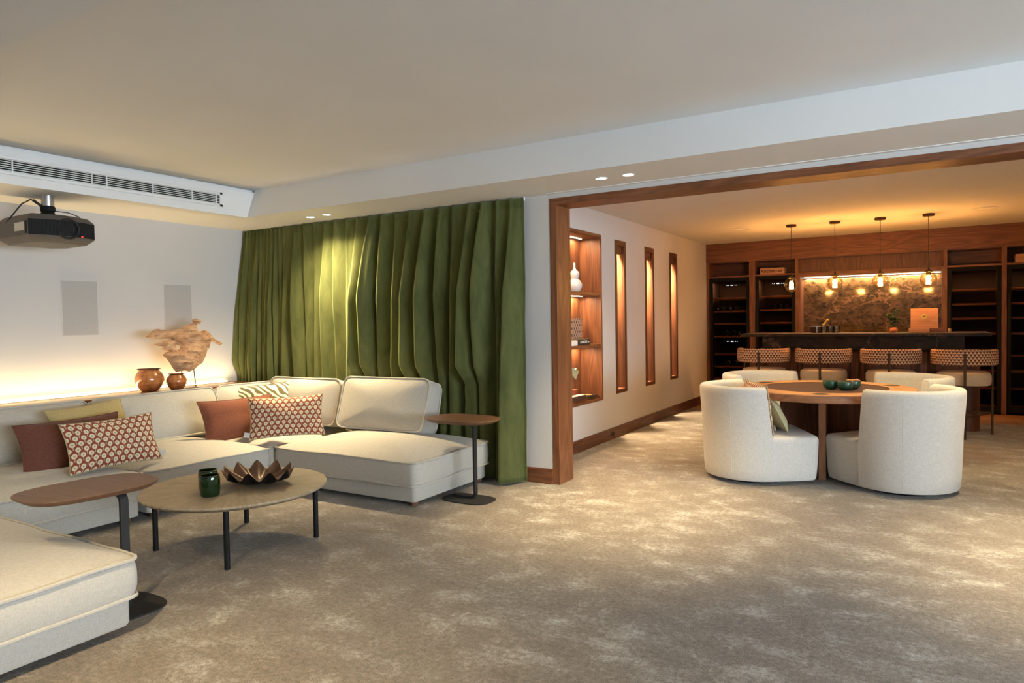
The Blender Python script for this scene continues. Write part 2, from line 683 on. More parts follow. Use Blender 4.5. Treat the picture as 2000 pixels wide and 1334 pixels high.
def m_leafbox():
    t = NT('perforated_leaf_print')
    u, v = uvxy(t, 5.0, 3.0)

    def lat(u, v):
        fu = t.math('SUBTRACT', t.math('FRACT', u), .5)
        fv = t.math('SUBTRACT', t.math('FRACT', v), .5)
        r = t.math('ADD', t.math('POWER', t.math('MULTIPLY', fu, 3.2), 2), t.math('POWER', t.math('MULTIPLY', fv, 2.6), 2))
        return t.math('LESS_THAN', r, .42)
    k = t.math('MAXIMUM', lat(u, v), lat(t.math('ADD', u, .5), t.math('ADD', v, .5)))
    return t.bsdf(t.mix(k, (.40, .27, .20), (.03, .012, .008)), .6)


M['leafbox'] = m_leafbox()


def m_drift():
    t = NT('weathered_driftwood')
    v = t.coord(scale=(8, 3, 9))
    n1 = t.noise(v, 2.2, 8, .7, 1.5)
    n2 = t.noise(t.coord(scale=(30, 4, 30), rot=(.5, 0, 0)), 3, 5, .6)
    f = t.math('ADD', t.math('MULTIPLY', n1, .6), t.math('MULTIPLY', n2, .4))
    col = t.ramp(f, [(.30, (.18, .08, .042)), (.45, (.52, .28, .145)), (.64, (.74, .49, .29))])
    return t.bsdf(col, .8, spec=.2, bump=f, bump_str=.9, bump_dist=.02)


def m_pot():
    t = NT('glazed_terracotta')
    v = t.coord()
    n1 = t.noise(v, 7, 5, .6, .8)
    ring = t.noise(t.coord(scale=(1, 1, 60)), 2, 2)
    f = t.math('ADD', t.math('MULTIPLY', n1, .75), t.math('MULTIPLY', ring, .25))
    col = t.ramp(f, [(.35, (.17, .05, .017)), (.52, (.48, .17, .05)), (.72, (.60, .28, .10))])
    return t.bsdf(col, .18, spec=.6, coat=.5, bump=ring, bump_str=.12, bump_dist=.004)


def m_greenglass():
    t = NT('green_tumbler_glass')
    gl = t.n('ShaderNodeBsdfGlossy')
    gl.inputs['Roughness'].default_value = .03
    tr = t.n('ShaderNodeBsdfTransparent')
    tr.inputs[0].default_value = (.10, .34, .12, 1)
    df = t.n('ShaderNodeBsdfDiffuse')
    df.inputs[0].default_value = (.004, .040, .008, 1)
    m1 = t.n('ShaderNodeMixShader')
    m1.inputs[0].default_value = .45
    t.l(tr.outputs[0], m1.inputs[1])
    t.l(df.outputs[0], m1.inputs[2])
    fr = t.n('ShaderNodeFresnel')
    fr.inputs[0].default_value = 1.5
    n1 = t.noise(t.coord(), 9, 3)
    bp = t.n('ShaderNodeBump')
    t.val(bp, Strength=.3, Distance=.01)
    t.l(n1, bp.inputs['Height'])
    t.l(bp.outputs[0], gl.inputs['Normal'])
    mx = t.n('ShaderNodeMixShader')
    t.l(t.math('MULTIPLY', fr.outputs[0], 1.6, clamp=True), mx.inputs[0])
    t.l(m1.outputs[0], mx.inputs[1])
    t.l(gl.outputs[0], mx.inputs[2])
    t.l(mx.outputs[0], t.out.inputs[0])
    return t.m


M['drift'] = m_drift()
M['pot'] = m_pot()
M['gglass'] = m_greenglass()
M['copper'] = m_solid('patinated_bronze', (.12, .058, .032), .38, .45, .25, 14)
M['copperdark'] = m_solid('blackened_bronze', (.022, .016, .013), .45, .5)


def part(mb, name, mat, root, smooth=35, kind=None):
    """mesh given in world coordinates, attached to an unrotated root"""
    mb.xf(Matrix.Translation(-Vector(root.location)))
    return mb.build(name, mat, root, smooth=smooth, kind=kind)


# ================================================================ SETTING
struct(MB().box(XL, X_END, Y_END, 5.05, -.03, 0), 'floor', M['carpet'], 'taupe cut pile carpet')
wood_floor = struct(MB().box(XR, X_BAR, 5.05, YW, -.05, -.016), 'floor', M['soil'], 'oak floor strip before the wine fridges')
_k = 0
for r in range(5):
    y0 = 5.052 + r * .19
    x = XR - .01 - (r * .53) % 1.1
    while x < X_BAR:
        xa, xb = max(x, XR), min(x + 1.3, X_BAR)
        if xb - xa > .1:
            MB().box(xa + .001, xb - .001, y0 + .001, y0 + .188, -.018, .0 - .001 * (_k % 2), .002).build('plank', M['plankX'], wood_floor, smooth=0)
            _k += 1
        x += 1.302

struct(MB().box(XL - .15, XL, Y_END, WALL_T, 0, 2.75), 'wall_left', M['wall'])
struct(MB().box(XL, 0, 0, WALL_T, 0, 2.75).box(0, 4.606, 0, WALL_T, 2.287, 2.75).box(4.606, X_END, 0, WALL_T, 0, 2.75),
       'wall_back', M['wall'])
struct(MB().box(XL, 5.6, Y_END - .15, Y_END, 0, 2.75).box(8.8, X_END, Y_END - .15, Y_END, 0, 2.75)
       .box(5.6, 8.8, Y_END - .15, Y_END, 0, .2).box(5.6, 8.8, Y_END - .15, Y_END, 2.3, 2.75), 'wall_front', M['wall'])
win = struct(MB().box(5.6, 8.8, Y_END - .11, Y_END - .05, .2, .26).box(5.6, 8.8, Y_END - .11, Y_END - .05, 2.24, 2.3)
             .box(5.6, 5.66, Y_END - .11, Y_END - .05, .26, 2.24).box(8.74, 8.8, Y_END - .11, Y_END - .05, .26, 2.24)
             .box(7.17, 7.23, Y_END - .11, Y_END - .05, .26, 2.24), 'window_2', M['darkgrey'], 'window behind the photographer on the right')
for xa, xb in ((5.66, 7.17), (7.23, 8.74)):
    MB().box(xa, xb, Y_END - .083, Y_END - .077, .26, 2.24).build('pane', M['window'], win, smooth=0)
WY0, WY1 = -6.8, -1.0
struct(MB().box(X_END, X_END + .15, Y_END, WY0, 0, 2.75).box(X_END, X_END + .15, WY1, WALL_T, 0, 2.75)
       .box(X_END, X_END + .15, WY0, WY1, 0, .2).box(X_END, X_END + .15, WY0, WY1, 2.3, 2.75), 'wall_right', M['wall'])
mb = MB().box(X_END + .05, X_END + .11, WY0, WY1, .2, .26).box(X_END + .05, X_END + .11, WY0, WY1, 2.24, 2.3)
for k in range(4):
    yk = WY0 + (WY1 - WY0 - .06) * k / 3
    mb.box(X_END + .05, X_END + .11, yk, yk + .06, .26, 2.24)
win = struct(mb, 'window_1', M['darkgrey'], 'wide window in the right wall outside the frame')
for k in range(3):
    ya = WY0 + (WY1 - WY0 - .06) * k / 3 + .06
    MB().box(X_END + .077, X_END + .083, ya, ya + (WY1 - WY0 - .06) / 3 - .06, .26, 2.24).build('pane', M['window'], win, smooth=0)

# ceilings: tray, left and near soffits, beam with a sloping face
struct(MB().box(XL, X_END, Y_END, 0, ZT, 2.75), 'ceiling', M['ceil'], 'white tray ceiling')
struct(MB().box(XL, XB, Y_END, 0, ZS, 2.562).box(XL, XB - .05, Y_END, 0, 2.562, 2.6), 'ceiling', M['ceil'], 'lowered soffit along the left wall')
bp = [(YB, ZS), (0, ZS), (0, 2.70), (YB + DYT, 2.70), (YB + DYT, ZT)]
mb = MB()
mb.v = [(x, y, z) for x in (XB, X_END) for y, z in bp]
mb.f = [(0, 1, 2, 3, 4), (9, 8, 7, 6, 5)] + [(i, 5 + i, 5 + (i + 1) % 5, (i + 1) % 5) for i in range(5)]
mb.uv = [None] * len(mb.f)
struct(mb, 'ceiling', M['ceil'], 'beam over the opening and curtain')
struct(MB().box(XB, X_END, Y_END, YN, ZS, 2.7), 'ceiling', M['ceil'], 'lowered soffit near the photographer')
struct(MB().box(XR - .4, X_BAR + .15, WALL_T, YW, ZR, 2.75), 'ceiling', M['ceil'], 'flat ceiling of the bar room')
struct(MB().box(.0, 4.606, -.062, -.052, ZS - .005, ZS), 'trim_3', M['white'], 'thin white curtain track strip under the beam')

# bar room walls, the left one with recessed openings
NI = [(.62, 1.94, .458, 2.222), (2.305, 2.635, .485, 2.21), (3.255, 3.590, .485, 2.21), (4.205, 4.540, .485, 2.21)]
mb = MB()
yy = WALL_T
for (a, b, c, d_) in NI:
    mb.box(XR - .35, XR, yy, a, 0, ZR)
    mb.box(XR - .35, XR, a, b, 0, c)
    mb.box(XR - .35, XR, a, b, d_, ZR)
    yy = b
mb.box(XR - .35, XR, yy, YW, 0, ZR)
mb.box(XR - .40, XR - .35, WALL_T, YW, 0, ZR)
struct(mb, 'wall_bar_left', M['wall'])
struct(MB().box(XR - .4, X_BAR + .15, YW, YW + .15, 0, 2.75), 'wall_bar_back', M['wall'])
struct(MB().box(X_BAR, X_BAR + .15, WALL_T, YW, 0, ZR), 'wall_bar_right', M['wall'])

# timber lining of the wide opening
tr = struct(MB().box(0, .0564, -.004, WALL_T + .004, 0, 2.2353).box(4.55, 4.606, -.004, WALL_T + .004, 0, 2.2353), 'trim_1', M['woodZ'],
            'stained oak jambs of the wide opening', 0)
struct(MB().box(0, 4.606, -.004, WALL_T + .004, 2.2353, 2.287), 'trim_2', M['woodX'], 'stained oak head lining of the wide opening')
# skirting with a stepped top
def skirt_x(x0, x1, y):
    return MB().box(x0, x1, y - .018, y, 0, .095).box(x0, x1, y - .013, y, .095, .103).box(x0, x1, y - .016, y, .103, .122)
struct(skirt_x(XL, 0, 0), 'baseboard_back', M['woodX'])
struct(MB().box(XR, XR + .018, WALL_T, YC - .03, 0, .095).box(XR, XR + .013, WALL_T, YC - .03, .095, .103)
       .box(XR, XR + .016, WALL_T, YC - .03, .103, .122), 'baseboard_bar_left', M['dwoodY'])
struct(MB().box(X_END - .018, X_END, Y_END, 0, 0, .122), 'baseboard_right', M['woodY'])

# ---------------------------------------------------------------- ceiling fittings
def downlight(x, y, z, label, energy, aim, group, size=rad(74), blend=1.0, color=(1, .80, .47), wide=0):
    t = thing('downlight', label, 'downlight', (x, y, z), 0, group)
    MB().lathe([(.043, -.002), (.047, 0), (.047, -.004), (.041, -.005), (.034, -.001)], 28).build('trim_ring', M['white'], t)
    MB().lathe([(.035, -.001), (.02, -.0035), (.001, -.0045)], 24, cap1=True).build('lens', M['down'], t)
    light('downlight_beam', 'SPOT', (0, 0, -.02), energy, color, t, aim, spot_size=size, spot_blend=blend, shadow_soft_size=.035)
    if wide:
        light('downlight_spill', 'SPOT', (0, 0, -.02), energy * wide, color, t, aim, spot_size=rad(135), spot_blend=.7, shadow_soft_size=.035)
    return t


G = 'recessed downlights in the beam'
DL = 210
downlight(-2.357, -.312, ZS, 'left one of the two recessed downlights above the curtain', 150, (.10, -.10, -1), G, rad(86), wide=.28)
downlight(-2.126, -.330, ZS, 'right one of the two recessed downlights above the curtain', 150, (.14, -.10, -1), G, rad(86), wide=.28)
downlight(.597, -.343, ZS, 'left one of the two recessed downlights beside the timber opening', DL, (.05, -.05, -1), G)
downlight(.801, -.343, ZS, 'right one of the two recessed downlights beside the timber opening', DL, (.05, -.05, -1), G)
for dx, w in ((3.35, 'left'), (3.58, 'right')):
    downlight(dx, -.343, ZS, 'recessed downlight out of frame over the right end of the opening, %s one' % w, DL, (0, -.05, -1), G)
G2 = 'recessed downlights near the photographer'
for dx, e_, w in ((-1.45, 60, 'left'), (.45, 230, 'middle'), (3.4, 130, 'right')):  # the one over the chaise is an unseen lamp added as soft fill
    downlight(dx, -4.35, ZS, 'recessed downlight in the soffit near the photographer, %s one' % w, e_, (0, .38, -1), G2)
G3 = 'added fill downlights in the bar room behind the oak head'  # unseen lamps added to brighten the chairs, stools and bar floor
for dx, e_, w in ((.45, 90, 'left'), (1.83, 110, 'middle'), (3.3, 150, 'right')):
    downlight(dx, .95, ZR, 'added fill downlight hidden behind the oak head, %s one' % w, e_, (0, .30, -1), G3, rad(100))

# linear air grille in the left soffit face
t = thing('air_grille', 'long white linear air grille with dark slots in the left soffit', 'air vent', (XB, -1.95, 2.452))
Y0, Y1, Z0, Z1 = -3.6, -.902, 2.385, 2.512
mb = MB().box(XB, XB + .012, Y0, Y1, Z1 - .022, Z1, .003).box(XB, XB + .012, Y0, Y1, Z0, Z0 + .022, .003)
mb.box(XB, XB + .012, Y1 - .03, Y1, Z0, Z1, .003)
part(mb, 'frame', M['white'], t)
part(MB().box(XB + .0005, XB + .002, Y0, Y1 - .02, Z0 + .01, Z1 - .01), 'backing', M['black'], t, 0)
for k in range(6):
    z = Z0 + .0265 + k * .0148
    part(MB().box(XB + .002, XB + .007, Y0, Y1 - .025, z - .0026, z + .0026, .001), 'slat', M['white'], t, 0)
for yv in (-2.56, -2.03, -1.92, -1.55, -1.2, -.965):
    part(MB().box(XB + .001, XB + .0105, yv - .004, yv + .004, Z0 + .015, Z1 - .015), 'mullion', M['white'], t, 0)

# flush wall loudspeakers
for ya, yb_, lab in ((-1.885, -1.587, 'flush grey wall loudspeaker panel left of the driftwood sculpture'),
                     (-.981, -.687, 'flush grey wall loudspeaker panel partly behind the driftwood sculpture')):
    t = thing('wall_speaker', lab, 'speaker', (XL, (ya + yb_) / 2, 1.256), 0, 'flush wall loudspeakers')
    part(MB().box(XL, XL + .006, ya, yb_, 1.256, 1.73), 'frame', M['wall'], t, 0)
    part(MB().box(XL + .006, XL + .008, ya + .006, yb_ - .006, 1.262, 1.724), 'speaker_cloth', M['screen'], t, 0)

for (cx, cy, lab) in ((.497, 4.357, 'round white ceiling speaker left of the pendant lamps'), (3.121, 4.304, 'round white ceiling speaker right of the pendant lamps')):
    t = thing('ceiling_speaker', lab, 'speaker', (cx, cy, ZR), 0, 'round ceiling speakers')
    MB().lathe([(.125, 0), (.125, -.006), (.118, -.008), (.112, -.005)], 40).build('rim', M['white'], t)
    MB().lathe([(.112, -.004), (.05, -.005), (.001, -.005)], 40, cap1=True).build('speaker_mesh', M['ceil'], t)
t = thing('smoke_sensor', 'tiny white sensor on the bar room ceiling behind the oak head', 'sensor', (1.52, .93, ZR))
MB().lathe([(.032, 0), (.032, -.01), (.02, -.02), (.001, -.022)], 24, cap1=True).build('cap', M['white'], t)
MB().lathe([(.012, -.0215), (.012, -.024), (.001, -.0245)], 16, cap1=True).build('lens', M['black'], t)

# double socket set into the skirting
t = thing('power_socket', 'black double power socket in the oak skirting', 'socket', (XR + .018, 2.136, .06))
for dy in (-.028, .028):
    m4 = Matrix.Translation((0, dy, 0)) @ Matrix.Rotation(PI / 2, 4, 'Y')
    MB().lathe([(.024, 0), (.024, .004), (.018, .004), (.017, -.002), (.001, -.002)], 20, cap1=True).xf(m4).build('socket_ring', M['black'], t)

# ---------------------------------------------------------------- wall shelf niche
a, b, c, d_ = NI[0]
t = thing('shelf_niche', 'oak lined wall niche with two lit shelves beside the opening', 'shelf', (XR, 1.28, .458))
DP = .245
f_ = .028
for za, zb in ((d_ - f_, d_), (c, c + f_)):
    part(MB().box(XR - .03, XR + .004, a, b, za, zb, .002), 'frame_rail', M['woodY'], t, 0)
for ya, yb_ in ((a, a + f_), (b - f_, b)):
    part(MB().box(XR - .03, XR + .004, ya, yb_, c + f_, d_ - f_, .002), 'frame_stile', M['woodZ'], t, 0)
part(MB().box(XR - DP - .02, XR - DP, a + .005, b - .005, c, d_), 'back_panel', M['woodZ'], t, 0)
for y0, y1 in ((a + .004, a + .022), (b - .022, b - .004)):
    part(MB().box(XR - DP, XR - .03, y0, y1, c + .02, d_ - .02), 'side_panel', M['woodZ'], t, 0)
part(MB().box(XR - DP, XR - .03, a + .022, b - .022, d_ - .035, d_ - .01), 'top_panel', M['woodY'], t, 0)
part(MB().box(XR - DP, XR - .03, a + .022, b - .022, c + .01, c + .05), 'bottom_panel', M['woodY'], t, 0)
for z in (1.592, 1.047):
    part(MB().box(XR - DP, XR - .012, a + .022, b - .022, z - .018, z + .014, .002), 'shelf', M['woodY'], t, 0)
for z, e in ((d_ - .036, 12.0), (1.573, 12.0), (1.028, 9.0)):
    part(MB().box(XR - DP + .05, XR - DP + .064, a + .03, b - .1, z - .006, z), 'led_strip', M['lednich'], t, 0)
    light('shelf_led', 'AREA', (-DP + .06, 0, z - .012 - .458), e, (1, .66, .36), t, (0.15, 0, -1), shape='RECTANGLE', size=.02, size_y=1.1).rotation_euler = (0, 0, 0)

# ---------------------------------------------------------------- slot niches
for k, (a, b, c, d_) in enumerate(NI[1:]):
    lab = ['tall narrow oak framed lit slot niche nearest the shelf niche', 'middle one of the three tall narrow oak framed slot niches',
           'tall narrow oak framed slot niche nearest the wine fridges'][k]
    t = thing('slot_niche', lab, 'wall niche', (XR, (a + b) / 2, c), 0, 'tall slot niches')
    DP = .15
    w = .062
    part(MB().box(XR - .02, XR + .005, a, b, d_ - .06, d_, .002).box(XR - .02, XR + .005, a, b, c, c + .045, .002)
         .box(XR - .02, XR + .005, a, a + w, c + .045, d_ - .06, .002).box(XR - .02, XR + .005, b - w, b, c + .045, d_ - .06, .002),
         'frame', M['dwoodZ'], t, 0)
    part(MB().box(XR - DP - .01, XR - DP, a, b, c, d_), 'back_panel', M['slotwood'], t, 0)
    part(MB().box(XR - DP, XR - .02, a + w - .02, a + w, c, d_), 'side_panel', M['woodZ'], t, 0)
    part(MB().box(XR - DP, XR - .02, b - w, b - w + .02, c, d_), 'side_panel', M['woodZ'], t, 0)
    part(MB().box(XR - DP, XR - .02, a + w, b - w, c + .02, c + .045), 'sill', M['woodY'], t, 0)
    part(MB().box(XR - .055, XR - .02, a + w, b - w, d_ - .15, d_ - .05), 'light_baffle', M['dwoodY'], t, 0)
    part(MB().box(XR - .12, XR - .10, a + w + .01, b - w - .01, d_ - .075, d_ - .068), 'led_strip', M['lednich'], t, 0)
    light('slot_led', 'AREA', (-.105, 0, d_ - .085 - c), 20.0, (1, .78, .50), t, None, shape='RECTANGLE', size=.05, size_y=.18, spread=rad(70))

# ================================================================ LEFT: ledge, sofa, curtain
t = thing('wall_ledge', 'low oak ledge along the left wall behind the sofa', 'ledge', (-3.39, -2.3, 0))
part(MB().box(XL + .03, -3.16, -4.4, -.30, 0, .715), 'carcass', M['woodY'], t, 0)
part(MB().box(XL + .035, -3.145, -4.42, -.285, .715, .748, .003), 'top_board', M['woodY'], t, 0)
t = thing('led_strip', 'glowing warm light strip between ledge and left wall', 'light strip', (XL + .017, -2.3, .74))
part(MB().box(XL + .002, XL + .032, -4.35, -.33, .735, .752), 'diffuser', M['ledwarm'], t, 0)
light('ledge_glow', 'AREA', (.075, .0, .02), 17, (1, .72, .36), t, (-.25, 0, 1), shape='RECTANGLE', size=.03, size_y=4.0).rotation_euler = (PI, rad(14), 0)


def perim(x0, x1, y0, y1, r, step=.05):
    return dense(rrect(x0, x1, y0, y1, r, 5), step)


def cushion(mb_fab, x0, x1, y0, y1, z0, z1, crown, r=.05, bulge=.018, crown_b=0.0, seed=0, wave=.006):
    """boxed upholstery cushion; returns edge loops for the piping"""
    P = perim(x0, x1, y0, y1, r)
    cx, cy = (x0 + x1) / 2, (y0 + y1) / 2
    n = len(P)

    def wv(p, k):
        return wave * (noise.noise((p[0] * 3 + seed * 3.1, p[1] * 3 + k, seed)) * 2)

    def out(p, d):
        dx, dy = p[0] - cx, p[1] - cy
        hx, hy = (x1 - x0) / 2, (y1 - y0) / 2
        ax, ay = abs(dx) / hx, abs(dy) / hy
        ox = d * math.copysign(1, dx) if ax > .93 else 0
        oy = d * math.copysign(1, dy) if ay > .93 else 0
        return (p[0] + ox, p[1] + oy)
    rings = []
    if crown_b:
        for s_ in (.1, .35, .6, .8, .92):
            rings.append([(cx + (p[0] - cx) * s_, cy + (p[1] - cy) * s_, z0 - crown_b * (1 - s_ ** 2.2)) for p in P])
    h = z1 - z0
    for tt, o_ in ((0, 0), (.12, .5), (.3, .9), (.5, 1), (.7, .9), (.88, .5), (1, 0)):
        rings.append([(*out(p, bulge * o_), z0 + h * tt + (wv(p, 5) if tt > .5 else wv(p, 1)) * abs(tt - .5) * 2) for p in P])
    for s_ in (.975, .93, .86, .76, .62, .45, .25, .08):
        rr = []
        for p in P:
            q = (cx + (p[0] - cx) * s_, cy + (p[1] - cy) * s_)
            z = z1 + crown * (1 - s_ ** 2.6) + wv(p, 5) * s_ ** 6
            z += .006 * noise.noise((q[0] * 2.3, q[1] * 2.3, seed + 9)) * (1 - s_)
            rr.append((*q, z))
        rings.append(rr)
    mb_fab.loft(rings, True, True, True)
    top = [(*out(p, .006), z1 + wv(p, 5)) for p in P]
    bot = [(*out(p, .006), z0 + wv(p, 1)) for p in P]
    return top, bot


def sofa_module(x0, x1, y0, y1, label, seed, backs, feet, zt=.325, crown=.095):
    t = thing('sofa_module', label, 'sofa', ((x0 + x1) / 2, (y0 + y1) / 2, 0), 0, 'cream modular sofa units')
    bx = perim(x0 + .02, x1 - .02, y0 + .02, y1 - .02, .03, .2)
    mb = MB().loft([[(*p, z) for p in [((q[0] - t.location.x) * s_ + t.location.x, (q[1] - t.location.y) * s_ + t.location.y) for q in bx]]
                    for z, s_ in ((.042, .97), (.038, .99), (.05, 1), (.145, 1), (.16, .98))], True, True, True)
    part(mb, 'base', M['sofa'], t)
    mb = MB()
    top, bot = cushion(mb, x0 - .002, x1 + .002, y0 - .002, y1 + .002, .158, zt, crown, bulge=.010, seed=seed)
    cu = part(mb, 'seat_cushion', M['sofa'], t, 60)
    for lp in (top, bot):
        m2 = MB().tube([Vector(p) - Vector(t.location) for p in lp], .0085, 6, closed=True)
        m2.build('piping', M['sofa'], cu)
    for (w, h, th, m4, sd) in backs:
        mb = MB()
        top, bot = cushion(mb, -w / 2, w / 2, 0, h, 0, th, .045, r=.06, bulge=.012, crown_b=.02, seed=sd, wave=.009)
        m5 = Matrix.Translation(-Vector(t.location)) @ m4
        bc = mb.xf(m5).build('back_cushion', M['sofa'], t, smooth=60)
        for lp in (top, bot):
            MB().tube([m5 @ Vector(p) for p in lp], .008, 6, closed=True).build('piping', M['sofa'], bc)
    for fx, fy in feet:
        part(MB().lathe([(.028, 0), (.032, .01), (.032, .045)], 16, (fx, fy, 0), True, True), 'foot', M['walnut'], t)
    return t


def facing(origin, right, lean):
    """frame whose local x = right, local y = up leaning back, local z = out of the front face"""
    r = Vector(right).normalized()
    up = Vector((0, 0, 1))
    f = r.cross(up).normalized()
    y = (up * math.cos(lean) - f * math.sin(lean)).normalized()
    z = r.cross(y).normalized()
    m = Matrix((r, y, z)).transposed().to_4x4()
    m.translation = Vector(origin)
    return m


LN = rad(20)
# long side along the ledge (front face looks to +x: right vector = +y ... front = right x up)
def back_left(yc, w, h=.375, x=-2.86, z=.36):
    return (w, h, .19, facing((x, yc, z), (0, 1, 0), LN), yc)
def back_curt(xc, w, h=.43, y=-.36, z=.38, yaw=0):
    return (w, h, .19, facing((xc, y, z), (math.cos(yaw), math.sin(yaw), 0), rad(17)), xc)

XS0, XS1 = -3.1, -1.99
sofa_module(XS0, XS1, -4.30, -3.262, 'corner sofa unit out of frame at the near left', 1, [back_left(-3.75, .98)], [(-2.1, -3.4)])
sofa_module(XS0, XS1, -3.245, -2.202, 'cream sofa unit under the brown and flower print cushions on the left', 2, [back_left(-2.66, 1.04)], [(-2.05, -3.15), (-2.05, -2.3)])
sofa_module(XS0, XS1, -2.185, -1.147, 'cream sofa unit behind the round coffee table below the two pots', 3, [back_left(-1.585, 1.05)], [(-2.05, -2.1), (-2.05, -1.25)])
sofa_module(XS0, XS1, -1.130, -.20, 'cream corner sofa unit under the zebra cushion', 4,
            [back_left(-.70, .66, x=-2.88), back_curt(-2.36, .92, h=.40)], [(-2.05, -1.05)])
sofa_module(-1.975, -.52, -1.115, -.15, 'cream sofa unit before the curtain next to the round oak side table', 5,
            [back_curt(-1.385, .90, yaw=rad(3))], [(-.60, -1.03), (-.60, -.2), (-1.85, -1.03)])
sofa_module(-1.975, -.343, -4.30, -3.215, 'cream chaise sofa unit cut off at the lower left edge', 6, [], [(-.47, -3.30), (-.47, -4.2), (-1.85, -3.3)])


# ---------------------------------------------------------------- cushions
def pillow_mb(w, h, t_, n=22, ear=.07, seed=0, sag=0.0):
    mb = MB()
    for side in (1, -1):
        vs, fs, us = [], [], []
        for j in range(n + 1):
            for i in range(n + 1):
                a_, b_ = -1 + 2 * i / n, -1 + 2 * j / n
                x = a_ * w / 2 * (1 - ear * (1 - b_ * b_))
                y = b_ * h / 2 * (1 - ear * 1.3 * (1 - a_ * a_))
                q = max(0, (1 - abs(a_) ** 2.4)) ** .55 * max(0, (1 - abs(b_) ** 2.4)) ** .55
                z = side * t_ / 2 * q
                z += side * .010 * q * noise.noise((a_ * 2.2 + seed, b_ * 2.2, seed * 1.7 + side))
                y -= sag * (1 - b_) * (1 - a_ * a_) * 0
                vs.append((x, y, z))
        for j in range(n):
            for i in range(n):
                k = j * (n + 1) + i
                q = (k, k + 1, k + n + 2, k + n + 1)
                fs.append(q if side > 0 else tuple(reversed(q)))
                uq = [(i / n, j / n), ((i + 1) / n, j / n), ((i + 1) / n, (j + 1) / n), (i / n, (j + 1) / n)]
                us.append(uq if side > 0 else list(reversed(uq)))
        mb.add(vs, fs, us)
    return mb


def pillow(label, mat, w, h, t_, centre, yaw, lean, roll=0.0, seed=0, trim=None, tagpos=None, group='scatter cushions on the sofa', ear=.07):
    """yaw = direction the front looks to"""
    f = Vector((math.cos(yaw), math.sin(yaw), 0))
    r = Vector((0, 0, 1)).cross(f)
    m4 = facing((0, 0, 0), r, lean) @ Matrix.Rotation(roll, 4, 'Z')
    t = thing('cushion', label, 'cushion', centre, 0, group)
    mb = pillow_mb(w, h, t_, ear=ear, seed=seed)
    c = mb.xf(m4).build('cover', mat, t, smooth=60)
    # seam cord round the edge
    e = []
    n = 22
    for k in range(4 * n):
        s_, q = divmod(k, n)
        u_ = -1 + 2 * q / n
        a_, b_ = [(u_, -1), (1, u_), (-u_, 1), (-1, -u_)][s_]
        e.append(m4 @ Vector((a_ * w / 2 * (1 - ear * (1 - b_ * b_)), b_ * h / 2 * (1 - ear * 1.3 * (1 - a_ * a_)), 0)))
    MB().tube(e, .0035, 5, closed=True).build('seam', trim or mat, t)
    if tagpos:
        x, y = tagpos
        mm = m4 @ Matrix.Translation((x, y, 0)) @ Matrix.Rotation(rad(-15), 4, 'Z')
        MB().box(-.022, .022, -.02, .02, -.0015, .0015).xf(mm).build('care_label', M['label'], t, smooth=0)
    return t


pillow('mustard yellow cushion leaning on the sofa back behind the brown one', M['mustard'], .54, .36, .12, (-2.535, -2.235, .615), rad(2), rad(28), rad(4), 1)
pillow('dark brown cushion behind the flower print cushion on the left', M['brown'], .64, .36, .13, (-2.36, -2.46, .545), rad(-8), rad(24), rad(2), 2)
pillow('rust and cream flower print cushion in front of the brown cushion', M['motif'], .60, .345, .12, (-2.145, -2.315, .545), rad(-4), rad(21), rad(1), 3, tagpos=(.31, -.13))
pillow('brown and cream zebra stripe cushion in the sofa corner', M['zebra'], .60, .34, .12, (-2.66, -.70, .625), rad(-42), rad(26), rad(4), 4)
pillow('rust brown cushion in the sofa corner below the zebra cushion', M['rust'], .68, .36, .13, (-2.37, -1.13, .545), rad(-6), rad(22), rad(0), 5)
pillow('rust and cream flower print cushion in the sofa corner', M['motif'], .60, .35, .12, (-2.005, -.955, .555), rad(-41), rad(18), rad(1), 6, tagpos=(-.315, -.13))

